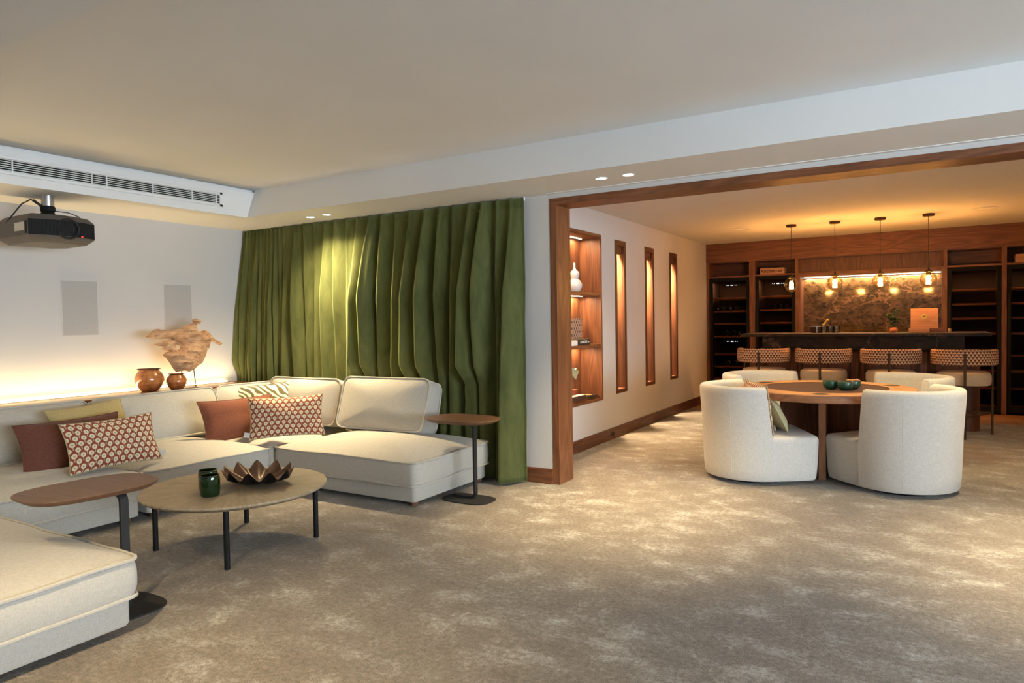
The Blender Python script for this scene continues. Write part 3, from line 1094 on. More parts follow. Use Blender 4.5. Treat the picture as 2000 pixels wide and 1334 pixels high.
# ---------------------------------------------------------------- curtain
PX = [-3.615, -3.565, -3.515, -3.465, -3.409, -3.353, -3.297, -3.243, -3.188, -3.134, -3.073, -3.008, -2.858, -2.723, -2.578, -2.442, -2.304, -2.154, -2.016,
      -1.857, -1.708, -1.539, -1.383, -1.208, -1.048, -0.91, -0.744, -0.612, -0.464, -0.335, -0.208]
rng = random.Random(11)
AMP = []
DR = []
for i, x in enumerate(PX):
    AMP.append((.05 if i < 12 else .075 if i < 18 else .145) * rng.uniform(.8, 1.2))
    DR.append(rng.uniform(-.35, .35))
cloth = MB()
NSEG = 14
rows = 44
Ztop = 2.314
vs = []
cols = (len(PX) - 1) * NSEG + 1
for j in range(rows + 1):
    s_ = j / rows                      # 0 top .. 1 hem
    z = Ztop * (1 - s_) + .012 * s_
    g = min(1.0, s_ * 3.0) ** .8
    for c_ in range(cols):
        i, q = divmod(c_, NSEG)
        if i >= len(PX) - 1:
            i, q = len(PX) - 2, NSEG
        tt = q / NSEG
        w = PX[i + 1] - PX[i]
        xa = PX[i] + DR[i] * min(w, .14) * s_ * (0 if i == 0 else 1)
        xb = PX[i + 1] + DR[i + 1] * min(w, .14) * s_ * (0 if i + 1 == len(PX) - 1 else 1)
        # sharp leading edge at the pleat, soft return
        e0, e1 = .40 + .12 * math.sin(i * 2.7), .86 + .08 * math.sin(i * 1.3)
        u1 = min(1, tt / .16)
        u2 = min(1, max(0, (tt - e0) / (e1 - e0)))
        prof = u1 * u1 * (3 - 2 * u1) * (1 - u2 * u2 * (3 - 2 * u2)) * (.86 + .14 * math.cos(tt * 6))
        top_prof = math.exp(-((tt - .1) / .11) ** 2) * .9
        A = AMP[i] * (1 + .35 * math.sin(s_ * 2.3 + i * 1.7))
        bunch = max(0, 1 - i / 12)
        A *= 1 + bunch * 1.0 * s_
        y = -.055 - (1 - g) * .028 * top_prof - g * A * prof
        y -= g * .012 * math.sin(i * 2.1 + s_ * 4)
        y -= bunch * .10 * min(1, s_ * 1.6)
        x = xa + (xb - xa) * tt
        x -= .35 * A * g * (1 - tt) * prof * .5
        x += .004 * noise.noise((x * 9, z * 3, 3.3))
        y += .006 * noise.noise((x * 7, z * 4, 1.3)) * g
        zz = z + (.012 * noise.noise((x * 5, 2.2, 0)) if j == rows else 0) + (.005 * top_prof if j == 0 else 0)
        if x < -.5 and z < .95:
            lim = -.14 if x > -1.98 else -.19
            k_ = min(1, (.95 - z) / .15)
            y = y + (max(y, lim) - y) * k_
        vs.append((x, min(y, -.03), max(zz, .004)))
fs = []
for j in range(rows):
    for c_ in range(cols - 1):
        k = j * cols + c_
        fs.append((k, k + 1, k + cols + 1, k + cols))
t = thing('curtain', 'floor length pleated green velvet curtain behind the sofa', 'curtain', (-1.85, -.12, 0))
cloth.add(vs, fs)
o = part(cloth, 'curtain_cloth', M['velvet'], t, 0)
o.data.polygons.foreach_set('use_smooth', [True] * len(o.data.polygons))
sm = o.modifiers.new('thickness', 'SOLIDIFY')
sm.thickness = .004
part(MB().box(-3.6, -.22, -.028, -.008, 2.296, ZS), 'curtain_track', M['white'], t, 0)
# stitched heading line
hl = []
for c_ in range(cols):
    p = vs[3 * cols + c_]
    hl.append((p[0], p[1] - .002, 2.235))
part(MB().tube(hl, .0018, 4), 'heading_stitch', M['velvet'], t)

# ================================================================ tables and small things, lounge
CT = (-1.0, -2.215, 0)
t = thing('coffee_table', 'round coffee table with pale sunburst wood top and thin black legs', 'table', CT)
MB().lathe([(.001, .318), (.46, .318), (.50, .326), (.528, .343), (.53, .350), (.526, .356), (.001, .356)], 96).build('table_top', M['sunburst'], t, smooth=30)
for sx in (-1, 1):
    for sy in (-1, 1):
        MB().cyl(sx * .328, sy * .318, 0, .32, .0155, 16).build('leg', M['black'], t)
        m4 = Matrix.Translation((sx * .318, sy * .308, .30)) @ Matrix.Rotation(math.atan2(sy, sx), 4, 'Z')
        MB().prism([(-.06, .0), (0, 0), (0, -.04)], -.006, .006).xf(m4 @ Matrix.Rotation(PI / 2, 4, 'X') @ Matrix.Translation((0, .018, 0))).build('leg_bracket', M['black'], t, smooth=0)


def side_table(loc, ca, sa, sb, rz, post, base, label, z=.585, nexp=2.6):
    t = thing('side_table', label, 'table', loc, 0, 'oak side tables on cantilever stands')
    P = superell(sa, sb, nexp, 64)
    R_ = Matrix.Rotation(rz, 2)
    P = [R_ @ Vector(p) + Vector(ca) for p in P]
    c = Vector(ca)
    rings = [[(*((p - c) * s_ + c), zz) for p in P] for s_, zz in ((.01, z - .026), (.90, z - .026), (.985, z - .010), (1, z - .004), (.992, z), (.01, z))]
    MB().loft(rings, True, True, True).build('table_top', M['walnut'], t, smooth=40)
    # flat steel bar bent into a C
    px, py = post
    w, th = .019, .007
    r = .035
    path = [(px - .20, .014)] + [(px - r, .014)]
    prof = []
    for k in range(7):
        a_ = -PI / 2 + PI / 2 * k / 6
        prof.append((px - r + r * math.cos(a_), .014 + r + r * math.sin(a_)))
    for k in range(7):
        a_ = PI / 2 * k / 6
        prof.append((px - r + r * math.cos(a_), z - .032 - r + r * math.sin(a_)))
    line = [(px - .20, .014)] + prof + [(px - .16, z - .032)]
    rings = []
    for i, (x, zz) in enumerate(line):
        a_ = line[max(0, i - 1)]
        b_ = line[min(len(line) - 1, i + 1)]
        dx, dz = b_[0] - a_[0], b_[1] - a_[1]
        L = math.hypot(dx, dz)
        nx, nz = -dz / L * th, dx / L * th
        rings.append([(x - nx, py - w, zz - nz), (x - nx, py + w, zz - nz), (x + nx, py + w, zz + nz), (x + nx, py - w, zz + nz)])
    MB().loft(rings, True, True, True).build('stand', M['darkgrey'], t, smooth=30)
    bx_, by_, ba, bb = base
    B = [(p[0] + bx_, p[1] + by_) for p in superell(ba, bb, 3.2, 48)]
    MB().loft([[(*p, zz) for p in B] for zz in (0, .007)], True, True, True).build('foot_plate', M['darkgrey'], t)
    return t


side_table((-.47, -.585, 0), (0, 0), .30, .208, rad(-2), (.17, -.095), (.13, -.125, .20, .13), 'oval oak side table slid over the sofa seat before the curtain')
side_table((-.757, -3.195, 0), (0, 0), .202, .288, rad(-4), (.172, .065), (.09, .10, .175, .15), 'oval oak side table slid over the chaise at the lower left', nexp=3.0)


def tumbler(x, y, label):
    t = thing('glass_tumbler', label, 'tumbler', (x, y, .3565), 0, 'green glass tumblers')
    MB().lathe([(.001, 0), (.045, 0), (.051, .006), (.054, .03), (.054, .095), (.052, .116), (.0505, .1195), (.0475, .118), (.049, .09),
                (.049, .05), (.044, .018), (.001, .016)], 40).build('glass_body', M['gglass'], t, smooth=50)
    MB().lathe([(.0522, .116), (.0525, .119), (.050, .1205), (.0475, .118)], 40).build('rim', M['bronze'], t)


tumbler(-.912, -2.455, 'green glass tumbler on the coffee table, nearer one')
tumbler(-1.045, -2.372, 'green glass tumbler on the coffee table, half hidden behind the other')

# pleated bronze bowl
t = thing('pleated_bowl', 'dark bronze bowl with deep wavy pleats on the coffee table', 'bowl', (-.925, -2.115, .3565))
NB = 96
def bowl_rings(off):
    rings = []
    for k in range(12):
        q = k / 11
        r0 = .035 + .165 * q ** .85
        z0 = .006 + .062 * q ** 1.5 + off * .004
        rr = []
        for i in range(NB):
            a_ = 2 * PI * i / NB
            wv = math.asin(.88 * math.sin(a_ * 11 + .4)) / 1.076 * q ** 1.1
            rr.append((1.12 * (r0 + off * .003 + .010 * wv) * math.cos(a_), .92 * (r0 + off * .003 + .010 * wv) * math.sin(a_), z0 + .028 * wv + off * .003))
        rings.append(rr)
    return rings
MB().loft(bowl_rings(1), True, True, False).build('inner_surface', M['copper'], t, smooth=60)
MB().loft(bowl_rings(0), True, True, False).build('outer_surface', M['copperdark'], t, smooth=60)

# pots on the ledge
def pot(x, y, s, label):
    t = thing('clay_pot', label, 'pot', (x, y, .748), 0, 'glazed clay pots on the ledge')
    pr = [(.001, 0), (.062, 0), (.072, .006), (.105, .05), (.121, .095), (.120, .125), (.104, .160), (.086, .178), (.083, .186), (.092, .194),
          (.097, .198), (.094, .200), (.080, .188), (.078, .180), (.10, .150), (.112, .11), (.10, .06), (.06, .012), (.001, .01)]
    MB().lathe([(r * s, z * s) for r, z in pr], 48).build('pot_body', M['pot'], t, smooth=50)
    MB().lathe([(.0925 * s, .1935 * s), (.0985 * s, .198 * s), (.0945 * s, .2012 * s), (.088 * s, .197 * s)], 48).build('rim', M['copperdark'], t)


pot(-3.40, -1.285, 1.0, 'larger glazed clay pot on the ledge, left one')
pot(-3.30, -1.09, .72, 'smaller glazed clay pot on the ledge under the driftwood')

# driftwood on two thin rods
OUT = [(-0.4, 0.487), (-0.361, 0.515), (-0.314, 0.55), (-0.281, 0.557), (-0.238, 0.545), (-0.176, 0.54), (-0.113, 0.545), (-0.048, 0.553), (-0.001, 0.582), (0.052, 0.595), (0.083, 0.611), (0.068, 0.637), (0.115, 0.648), (0.152, 0.634), (0.164, 0.589), (0.137, 0.6), (0.109, 0.593), (0.097, 0.559), (0.121, 0.528), (0.154, 0.518), (0.2, 0.539), (0.241, 0.522), (0.282, 0.484), (0.32, 0.442), (0.402, 0.401), (0.369, 0.383), (0.315, 0.407), (0.275, 0.426), (0.262, 0.406), (0.248, 0.356), (0.235, 0.379), (0.224, 0.329), (0.205, 0.28), (0.172, 0.226), (0.127, 0.204), (0.099, 0.181), (0.071, 0.164), (0.03, 0.149), (-0.015, 0.164), (-0.061, 0.161), (-0.103, 0.155), (-0.131, 0.184), (-0.161, 0.234), (-0.197, 0.284), (-0.237, 0.318), (-0.208, 0.342), (-0.157, 0.353), (-0.207, 0.358), (-0.265, 0.378), (-0.215, 0.394), (-0.28, 0.402), (-0.325, 0.417), (-0.229, 0.441), (-0.154, 0.457), (-0.122, 0.461), (-0.179, 0.465), (-0.247, 0.464), (-0.308, 0.467), (-0.362, 0.476)]
HOLE = [(-0.097, 0.404), (-0.045, 0.403), (-0.054, 0.375), (-0.084, 0.354), (-0.098, 0.368)]


def in_poly(p, poly):
    c_ = False
    n = len(poly)
    for i in range(n):
        (x1, y1), (x2, y2) = poly[i], poly[i - 1]
        if (y1 > p[1]) != (y2 > p[1]) and p[0] < (x2 - x1) * (p[1] - y1) / (y2 - y1) + x1:
            c_ = not c_
    return c_


def seg_dist(p, poly):
    best = 9
    n = len(poly)
    for i in range(n):
        (x1, y1), (x2, y2) = poly[i - 1], poly[i]
        dx, dy = x2 - x1, y2 - y1
        L = dx * dx + dy * dy
        q = 0 if L == 0 else max(0, min(1, ((p[0] - x1) * dx + (p[1] - y1) * dy) / L))
        best = min(best, math.hypot(p[0] - x1 - q * dx, p[1] - y1 - q * dy))
    return best


bo = dense(OUT, .011)
ho = dense(HOLE, .011)
pts = bo + ho
ed = [(i, (i + 1) % len(bo)) for i in range(len(bo))] + [(len(bo) + i, len(bo) + (i + 1) % len(ho)) for i in range(len(ho))]
g = .0125
yv = .15
r2 = random.Random(3)
while yv < .65:
    xv = -.4
    while xv < .41:
        p = (xv + r2.uniform(-.003, .003), yv + r2.uniform(-.003, .003))
        if in_poly(p, OUT) and not in_poly(p, HOLE) and seg_dist(p, OUT) > .007 and seg_dist(p, HOLE) > .007:
            pts.append(p)
        xv += g
    yv += g
res = delaunay_2d_cdt([Vector(p) for p in pts], ed, [], 0, 1e-5)
dv = [tuple(v) for v in res[0]]
df = []
for f in res[2]:
    c_ = (sum(dv[i][0] for i in f) / 3, sum(dv[i][1] for i in f) / 3)
    if in_poly(c_, OUT) and not in_poly(c_, HOLE):
        df.append(tuple(f))
n = len(dv)
front, back = [], []
for (x, y) in dv:
    e = min(seg_dist((x, y), OUT), seg_dist((x, y), HOLE) * 1.6)
    th = .055 * (1 - math.exp(-e / .035)) + .002
    rdg = noise.fractal((x * 5 + y * 3, y * 16, .3), 1.0, 2.0, 4) * .034 + noise.noise((x * 5, y * 5, 5)) * .06 + noise.noise((x * 14, y * 14, 2)) * .02
    dent = -.05 * math.exp(-(((x + .084) / .03) ** 2 + ((y - .436) / .028) ** 2))
    bend = .10 * x * x - .05 * x
    k = min(1, e / .02)
    front.append((bend + th + (rdg + dent) * k, x, y))
    back.append((bend - th * .6 + rdg * k * .6, x, y))
mb = MB()
mb.add(front + back, df + [tuple(n + i for i in reversed(f)) for f in df])
cnt = {}
for f in df:
    for i in range(len(f)):
        a_, b_ = f[i], f[(i + 1) % len(f)]
        cnt[(a_, b_)] = 1
for (a_, b_) in list(cnt):
    if (b_, a_) not in cnt:
        mb.add([], [])
        mb.f.append((a_, b_, n + b_, n + a_))
        mb.uv.append(None)
t = thing('driftwood_sculpture', 'large weathered driftwood piece mounted on thin rods on the ledge', 'sculpture', (-3.33, -.97, .748))
mb.build('driftwood', M['drift'], t, smooth=50)
MB().tube([(0, -.046, .003), (0, -.046, .17)], .0045, 8).build('rod', M['bronze'], t)
MB().tube([(0, .093, .003), (0, .075, .19)], .0045, 8).build('rod', M['bronze'], t)
MB().box(-.06, .05, -.09, .12, 0, .004, .001).build('base_plate', M['bronze'], t, smooth=0)

# ---------------------------------------------------------------- projector
PJ = (-3.10, -2.215, 1.985)
t = thing('projector', 'dark grey ceiling projector with round lens hanging from the left soffit', 'projector', PJ)
outl = [(-.24, -.235), (.21, -.235), (.255, -.14), (.285, -.02), (.255, .12), (.21, .225), (-.12, .225), (-.24, .13)]
mb = MB()
def osc(s_, dx=0):
    return [(x * s_ + dx, y * s_) for x, y in outl]
mb.loft([[(*p, z) for p in osc(s_)] for s_, z in ((.70, -.04), (.80, -.036), (.97, 0), (1, .010), (1, .125), (.97, .135), (.86, .165), (.80, .17))], True, True, True)
mb.build('shell', M['proj'], t, smooth=25)
# ribbed front
fr = [(.212, -.232), (.257, -.14), (.288, -.02), (.258, .118), (.212, .222)]
rib = dense(fr, .0075)[:62]
rib = [p for p in rib if p[0] > .2]
gm = MB()
gm.loft([[(p[0] + .001, p[1], .012) for p in fr], [(p[0] + .001, p[1], .124) for p in fr]], False)
gm.build('front_grille', M['projdark'], t, smooth=0)
rm = MB()
for p in rib:
    if abs(p[1] + .01) > .085 or True:
        rm.box(p[0] - .001, p[0] + .006, p[1] - .0016, p[1] + .0016, .013, .123)
o = rm.build('grille_ribs', M['projdark'], t, smooth=0)
o['kind'] = 'stuff'
lm = Matrix.Translation((.27, .0, .066)) @ Matrix.Rotation(PI / 2, 4, 'Y')
MB().lathe([(.078, -.01), (.078, .018), (.073, .024), (.064, .020), (.056, -.012), (.03, -.015), (.001, -.015)], 48).xf(lm).build('lens_surround', M['darkgrey'], t)
MB().lathe([(.046, -.02), (.046, .004), (.040, .008), (.030, .002), (.022, -.006)], 40).xf(lm).build('lens_ring', M['lensring'], t)
MB().lathe([(.023, -.006), (.016, .0), (.008, .003), (.001, .004)], 32, cap1=True).xf(lm).build('lens', M['lens'], t)
MB().cyl(0, 0, 0, .004, .005, 12).xf(Matrix.Translation((.262, .105, .018)) @ Matrix.Rotation(PI / 2, 4, 'Y')).build('power_led', M['redled'], t)
MB().box(.02, .16, -.237, -.2345, .045, .105).build('side_label', M['label'], t, smooth=0)
MB().box(.172, .195, -.2375, -.2345, .02, .11).build('side_vent', M['black'], t, smooth=0)
for k in range(16):
    MB().box(.176, .192, -.12 + k * .013, -.113 + k * .013, .149, .156).build('top_vent_slot', M['black'], t, smooth=0)
MB().lathe([(.05, .17), (.055, .185), (.048, .20), (.042, .215), (.050, .222), (.050, .25), (.044, .258)], 28, cap0=True, cap1=True).build('mount_clamp', M['black'], t)
MB().cyl(0, 0, .255, ZS - 1.985, .043, 28).build('mount_pole', M['chrome'], t)
MB().box(-.07, .07, -.05, .05, .168, .178, .003).build('mount_plate', M['chrome'], t, smooth=0)
MB().tube([(-.02, .03, .235), (-.02, -.05, .27), (-.03, -.10, .30), (-.03, -.16, .26), (-.06, -.20, .19), (-.1, -.235, .12)], .005, 8).build('cable', M['rubber'], t)
MB().tube([(-.02, -.09, .295), (0, -.05, .26), (0, -.02, .2)], .010, 8).build('cable', M['rubber'], t)
MB().tube([(0, .03, .23), (.05, .12, .22), (.10, .17, .19), (.12, .18, .165)], .0035, 8).build('cable', M['rubber'], t)

# ================================================================ BAR ROOM
# ---------------------------------------------------------------- games table
TX, TY, TZ = 1.83, 1.50, .712
t = thing('games_table', 'round oak games table with dark leather inlay and cup holders', 'table', (TX, TY, 0))
MB().lathe([(.49, TZ), (.685, TZ), (.69, TZ - .006), (.69, TZ - .058), (.682, TZ - .064), (.001, TZ - .064)], 96).build('table_top', M['tablewood'], t, smooth=30)
MB().lathe([(.001, TZ - .003), (.489, TZ - .003), (.489, TZ - .03)], 80).build('leather_inlay', M['felt'], t, smooth=30)
for k in range(6):
    a_ = rad(-90 + 60 * k + 4)
    MB().lathe([(.064, TZ + .0008), (.061, TZ + .0014), (.057, TZ + .0006), (.001, TZ + .0005)], 28, (.588 * math.cos(a_), .588 * math.sin(a_), 0)).build('cup_holder', M['black'], t)
MB().box(-.37, .37, .054, .106, .03, TZ - .064, .003).build('base_board', M['woodZ'], t, smooth=0)
for sy in (-1, 1):
    m4 = Matrix.Rotation(rad(4), 4, 'Z')
    MB().box(-.024, .024, (.05 if sy < 0 else .11), sy * .385, .03, TZ - .064, .003).xf(m4).build('base_board', M['woodZ'], t, smooth=0)
    MB().box(-.027, .027, sy * .385, sy * .415, 0, TZ - .064, .003).xf(m4).build('leg', M['tablewoodZ'], t, smooth=0)
MB().box(-.36, .36, .04, .12, 0, .03, .003).build('plinth', M['dwoodX'], t, smooth=0)

def round_bowl(x, y, label, s=1.0, filled=False):
    t = thing('small_bowl', label, 'bowl', (x, y, TZ), 0, 'green ceramic bowls on the games table')
    MB().lathe([(.001, 0), (.032 * s, 0), (.036 * s, .006), (.054 * s, .014), (.060 * s, .03), (.0605 * s, .066), (.059 * s, .069), (.056 * s, .066), (.055 * s, .03), (.001, .018)], 40).build('bowl_body', M['ceramic_g'], t, smooth=50)
    MB().lathe([(.058 * s, .066), (.060 * s, .0685), (.0575 * s, .070), (.056 * s, .067)], 40).build('rim', M['bronze'], t)
    if filled:
        r3 = random.Random(5)
        mb = MB()
        for q in range(70):
            a_, rr = r3.uniform(0, 2 * PI), .05 * math.sqrt(r3.random())
            mb.lathe([(.001, 0), (.006, .003), (.006, .009), (.001, .012)], 6, (rr * math.cos(a_), rr * math.sin(a_), .054 + r3.random() * .016))
        o = mb.build('nuts', M['crate'], t, smooth=40)
        o['kind'] = 'stuff'

round_bowl(1.895, 1.345, 'left one of the three green ceramic bowls on the games table')
round_bowl(2.005, 1.30, 'front right one of the three green ceramic bowls on the games table')
round_bowl(2.055, 1.425, 'green ceramic bowl heaped with nuts on the games table', .95, True)


# ---------------------------------------------------------------- swivel chairs
def d_outline(n_rear=30):
    """seat plan, front looks to +x; starts at the right front and runs round the back"""
    pts = []
    R_, HW, FX, fr = .395, .395, .432, .05
    # right side from the front corner to the rear arc
    for k in range(6):
        a_ = PI * 0 - PI / 2 * k / 5
        pts.append((FX - fr + fr * math.cos(a_), -.335 + fr + fr * math.sin(a_)))
    for k in range(1, 8):
        q = k / 8
        pts.append((FX - fr - (FX - fr) * q, -.335 - (HW - .335) * (q ** .7)))
    for k in range(n_rear + 1):
        a_ = -PI / 2 - PI * k / n_rear
        pts.append((R_ * math.cos(a_), HW * math.sin(a_)))
    for k in range(1, 8):
        q = 1 - k / 8
        pts.append((FX - fr - (FX - fr) * q, .335 + (HW - .335) * (q ** .7)))
    for k in range(6):
        a_ = PI / 2 - PI / 2 * k / 5
        pts.append((FX - fr + fr * math.cos(a_), .335 - fr + fr * math.sin(a_)))
    return pts


def shell_path(n=44):
    """centre line param 0..1 of the wrapped back: right end, rear arc, left end"""
    pts = [(.012, -.395)]
    for k in range(n + 1):
        a_ = -PI / 2 - PI * k / n
        pts.append((.395 * math.cos(a_), .395 * math.sin(a_)))
    pts += [(.012, .395)]
    return pts


def swivel_chair(loc, rz, label):
    t = thing('swivel_chair', label, 'armchair', loc, rz, 'ivory swivel chairs round the games table')
    P = d_outline()
    rings = []
    for s_, z in ((.945, .034), (.962, .05), (.978, .12), (.99, .22), (1.0, .335), (.998, .352), (.988, .366), (.968, .376), (.93, .381), (.8, .385), (.5, .388), (.05, .389)):
        rings.append([(p[0] * s_, p[1] * s_, z) for p in P])
    MB().loft(rings, True, True, True).build('seat_body', M['chair'], t, smooth=50)
    SP = shell_path()
    m = len(SP)
    TH = .085
    sec = [(-.0202, .035), (-.0135, .05), (-.0072, .12), (-.0025, .22), (.0015, .335), (.004, .42), (.012, .56), (.024, .715), (.024, .75), (.012, .767), (-.018, .773), (-.045, .765), (-.058, .745), (-.060, .715), (-.075, .56), (-.092, .42), (-.10, .34)]
    rings = []
    for i, (x, y) in enumerate(SP):
        nx, ny = (x, y) if x < 0 else (0, y)
        L = math.hypot(nx, ny)
        nx, ny = nx / L, ny / L
        e = min(i, m - 1 - i)
        rr = []
        for o_, z in sec:
            sl = (1 - (max(z, .34) - .34) / .42)
            xx = x + nx * o_
            yy_ = y + ny * o_
            if x >= 0:
                xx += sl * .05 * (x / .012)
                if e == 0:      # rounded end
                    k = 1 - abs(o_ + .04) / .07
                    xx += -.012 + .020 * max(0, k)
            rr.append((xx, yy_, z - (.012 if e == 0 and z > .72 else 0)))
        rings.append(rr)
    MB().loft(rings, True, True, True).build('wrap_back', M['chair'], t, smooth=60)
    # vertical seams on the outside
    for a_ in (rad(-128), rad(128)):
        seam = [((.395 + o_) * math.cos(a_), (.395 + o_) * math.sin(a_), z) for o_, z in sec[1:8]]
        MB().tube(seam, .0016, 5).build('seam', M['chair'], t)
    MB().lathe([(.001, 0), (.27, 0), (.28, .01), (.28, .034), (.001, .038)], 40).build('swivel_base', M['black'], t)
    return t


C1 = swivel_chair((1.335, 1.015, 0), rad(26), 'ivory swivel chair in front left of the games table holding two cushions')
copy_tree(C1, 'ivory swivel chair in front right of the games table seen from behind', (2.41, 1.11, 0), rad(145))
copy_tree(C1, 'ivory swivel chair behind the games table on the left', (1.24, 2.14, 0), rad(-32))
copy_tree(C1, 'ivory swivel chair behind the games table on the right', (2.37, 2.20, 0), rad(-148))
_c, _s = math.cos(rad(26)), math.sin(rad(26))
def cl(x, y):
    return 1.335 + x * _c - y * _s, 1.015 + x * _s + y * _c
x, y = cl(.055, 0)
pillow('rust and cream print cushion against the back of the front left swivel chair', M['motif'], .67, .39, .08, (x, y, .585), rad(26), rad(7), 0, 7, tagpos=(-.385, -.13), group='cushions in the swivel chair', ear=.04)
x, y = cl(.19, .03)
pillow('plain sage cushion in the front left swivel chair', M['sage'], .48, .30, .12, (x, y, .515), rad(20), rad(26), rad(-4), 8, group='cushions in the swivel chair')

# ---------------------------------------------------------------- bar counter
BF = 4.16
t = thing('bar_counter', 'bar counter with dark marble top and oak panelled front', 'bar', (1.87, 4.45, 0))
part(MB().box(.56, 3.17, 4.03, 4.74, 1.072, 1.108, .006), 'counter_top', M['marbled'], t, 25)
part(MB().box(.80, 2.93, BF, 4.70, .905, 1.072, .003), 'stone_apron', M['marbled'], t, 0)
mb = MB()
Pb = rrect(.70, 3.085, BF + .14, 4.68, .12, 8)
mb.loft([[(*p, z) for p in Pb] for z in (0, .905)], True, True, True)
part(mb, 'body', M['dwoodZ'], t, 40)
for x in (.84, 1.19, 1.54, 1.89, 2.24, 2.59):
    part(MB().box(x + .012, x + .338, BF + .125, BF + .142, .10, .885, .004), 'front_panel', M['woodZ'], t, 0)
part(MB().box(.80, 2.95, BF + .12, BF + .142, .0, .09, .003), 'kick_board', M['dwoodX'], t, 0)

# ---------------------------------------------------------------- bar stools
def bar_stool(x, label, first=[None]):
    if first[0]:
        return copy_tree(first[0], label, (x, 4.0, 0))
    t = thing('bar_stool', label, 'bar stool', (x, 4.0, 0), 0, 'bar stools with patterned curved backs')
    S = superell(.25, .245, 3.0, 56)
    rings = [[(p[0] * s_, p[1] * s_, z) for p in S] for s_, z in ((.9, .552), (.96, .556), (.985, .57), (1, .60), (1, .64), (.985, .665), (.94, .683), (.86, .690), (.5, .696), (.02, .698))]
    MB().loft(rings, True, True, True).build('seat', M['seat'], t, smooth=50)
    # curved back
    path = []
    for k in range(49):
        a_ = rad(-90 - 112 + 224 * k / 48)
        path.append((.283 * math.cos(a_), -.02 + .283 * math.sin(a_)))
    sec = []
    for k in range(16):
        a_ = 2 * PI * k / 16
        ca, sa = math.cos(a_), math.sin(a_)
        sec.append((math.copysign(abs(ca) ** .6, ca) * .027, .853 + math.copysign(abs(sa) ** .45, sa) * .085))
    rings = []
    for i, (px, py) in enumerate(path):
        L = math.hypot(px, py + .02)
        nx, ny = px / L, (py + .02) / L
        e = min(i, 48 - i)
        k = [.35, .75, .93][e] if e < 3 else 1
        rings.append([(px + nx * o_ * k, py + ny * o_ * k, .853 + (z - .853) * (.80 + .2 * k)) for o_, z in sec])
    vs, fs, us = [p for r_ in rings for p in r_], [], []
    ns = 16
    for j in range(48):
        for i in range(ns):
            i2 = (i + 1) % ns
            fs.append((j * ns + i, j * ns + i2, (j + 1) * ns + i2, (j + 1) * ns + i))
            va = [(rings[0][q][2] - .768) / .17 for q in (i, i2)]
            us.append([(j / 48, va[0]), (j / 48, va[1]), ((j + 1) / 48, va[1]), ((j + 1) / 48, va[0])])
    fs += [tuple(range(ns)), tuple(48 * ns + i for i in range(ns))]
    us += [[(0, 0)] * ns] * 2
    MB().add(vs, fs, us).build('backrest', M['tri'], t, smooth=60)
    MB().cyl(0, -.335, 0, .90, .013, 14, .004).build('leg', M['bronze'], t)
    for sx in (-1, 1):
        MB().cyl(sx * .268, .17, 0, .80, .013, 14, .004).build('leg', M['bronze'], t)
        MB().tube([(0, -.335, .235), (sx * .268, .17, .235)], .009, 10).build('stretcher', M['bronze'], t)
        MB().tube([(sx * .268, .17, .56), (sx * .23, .14, .56)], .009, 10).build('seat_bracket', M['bronze'], t)
    MB().tube([(-.268, .17, .235), (.268, .17, .235)], .009, 10).build('foot_rail', M['bronze'], t)
    MB().tube([(0, -.335, .60), (0, -.24, .60)], .009, 10).build('seat_bracket', M['bronze'], t)
    first[0] = t
    return t


for x, lab in ((.85, 'first bar stool from the left, nearest the wall with slot niches'), (1.525, 'second bar stool from the left'),
               (2.222, 'third bar stool from the left'), (2.915, 'rightmost bar stool, standing clear of the chairs')):
    bar_stool(x, lab)

# ---------------------------------------------------------------- pendant lamps
def pendant(x, label, first=[None]):
    if first[0]:
        return copy_tree(first[0], label, (x, 4.37, ZR))
    t = thing('pendant_lamp', label, 'pendant lamp', (x, 4.37, ZR), 0, 'glass globe pendant lamps over the bar')
    MB().lathe([(.001, 0), (.058, 0), (.06, -.004), (.06, -.024), (.055, -.028), (.001, -.028)], 36).build('canopy', M['bronze'], t)
    MB().cyl(0, 0, -.62, -.02, .003, 8).build('cord', M['rubber'], t)
    MB().lathe([(.006, -.60), (.010, -.612), (.014, -.64), (.042, -.658), (.045, -.664), (.026, -.668), (.024, -.70), (.02, -.702)], 28, cap0=True, cap1=True).build('socket_cap', M['bronze'], t)
    MB().lathe([(.040, -.662), (.062, -.680), (.080, -.708), (.086, -.738), (.083, -.770), (.070, -.802), (.048, -.828), (.022, -.842), (.001, -.846)], 40, cap1=True).build('globe', M['globe'], t, smooth=60)
    MB().lathe([(.001, -.69), (.016, -.70), (.018, -.72), (.023, -.76), (.027, -.79), (.024, -.806), (.001, -.808)], 20).build('bulb', M['bulb'], t, smooth=50)
    light('pendant_glow', 'POINT', (0, 0, -.75), PEND, (1, .48, .14), t, None, shadow_soft_size=.03)
    first[0] = t
    return t


PEND = 78
for x, lab in ((1.114, 'first glass globe pendant lamp from the left over the bar'), (1.612, 'second glass globe pendant lamp from the left'),
               (2.101, 'third glass globe pendant lamp from the left'), (2.59, 'rightmost glass globe pendant lamp over the bar')):
    pendant(x, lab)

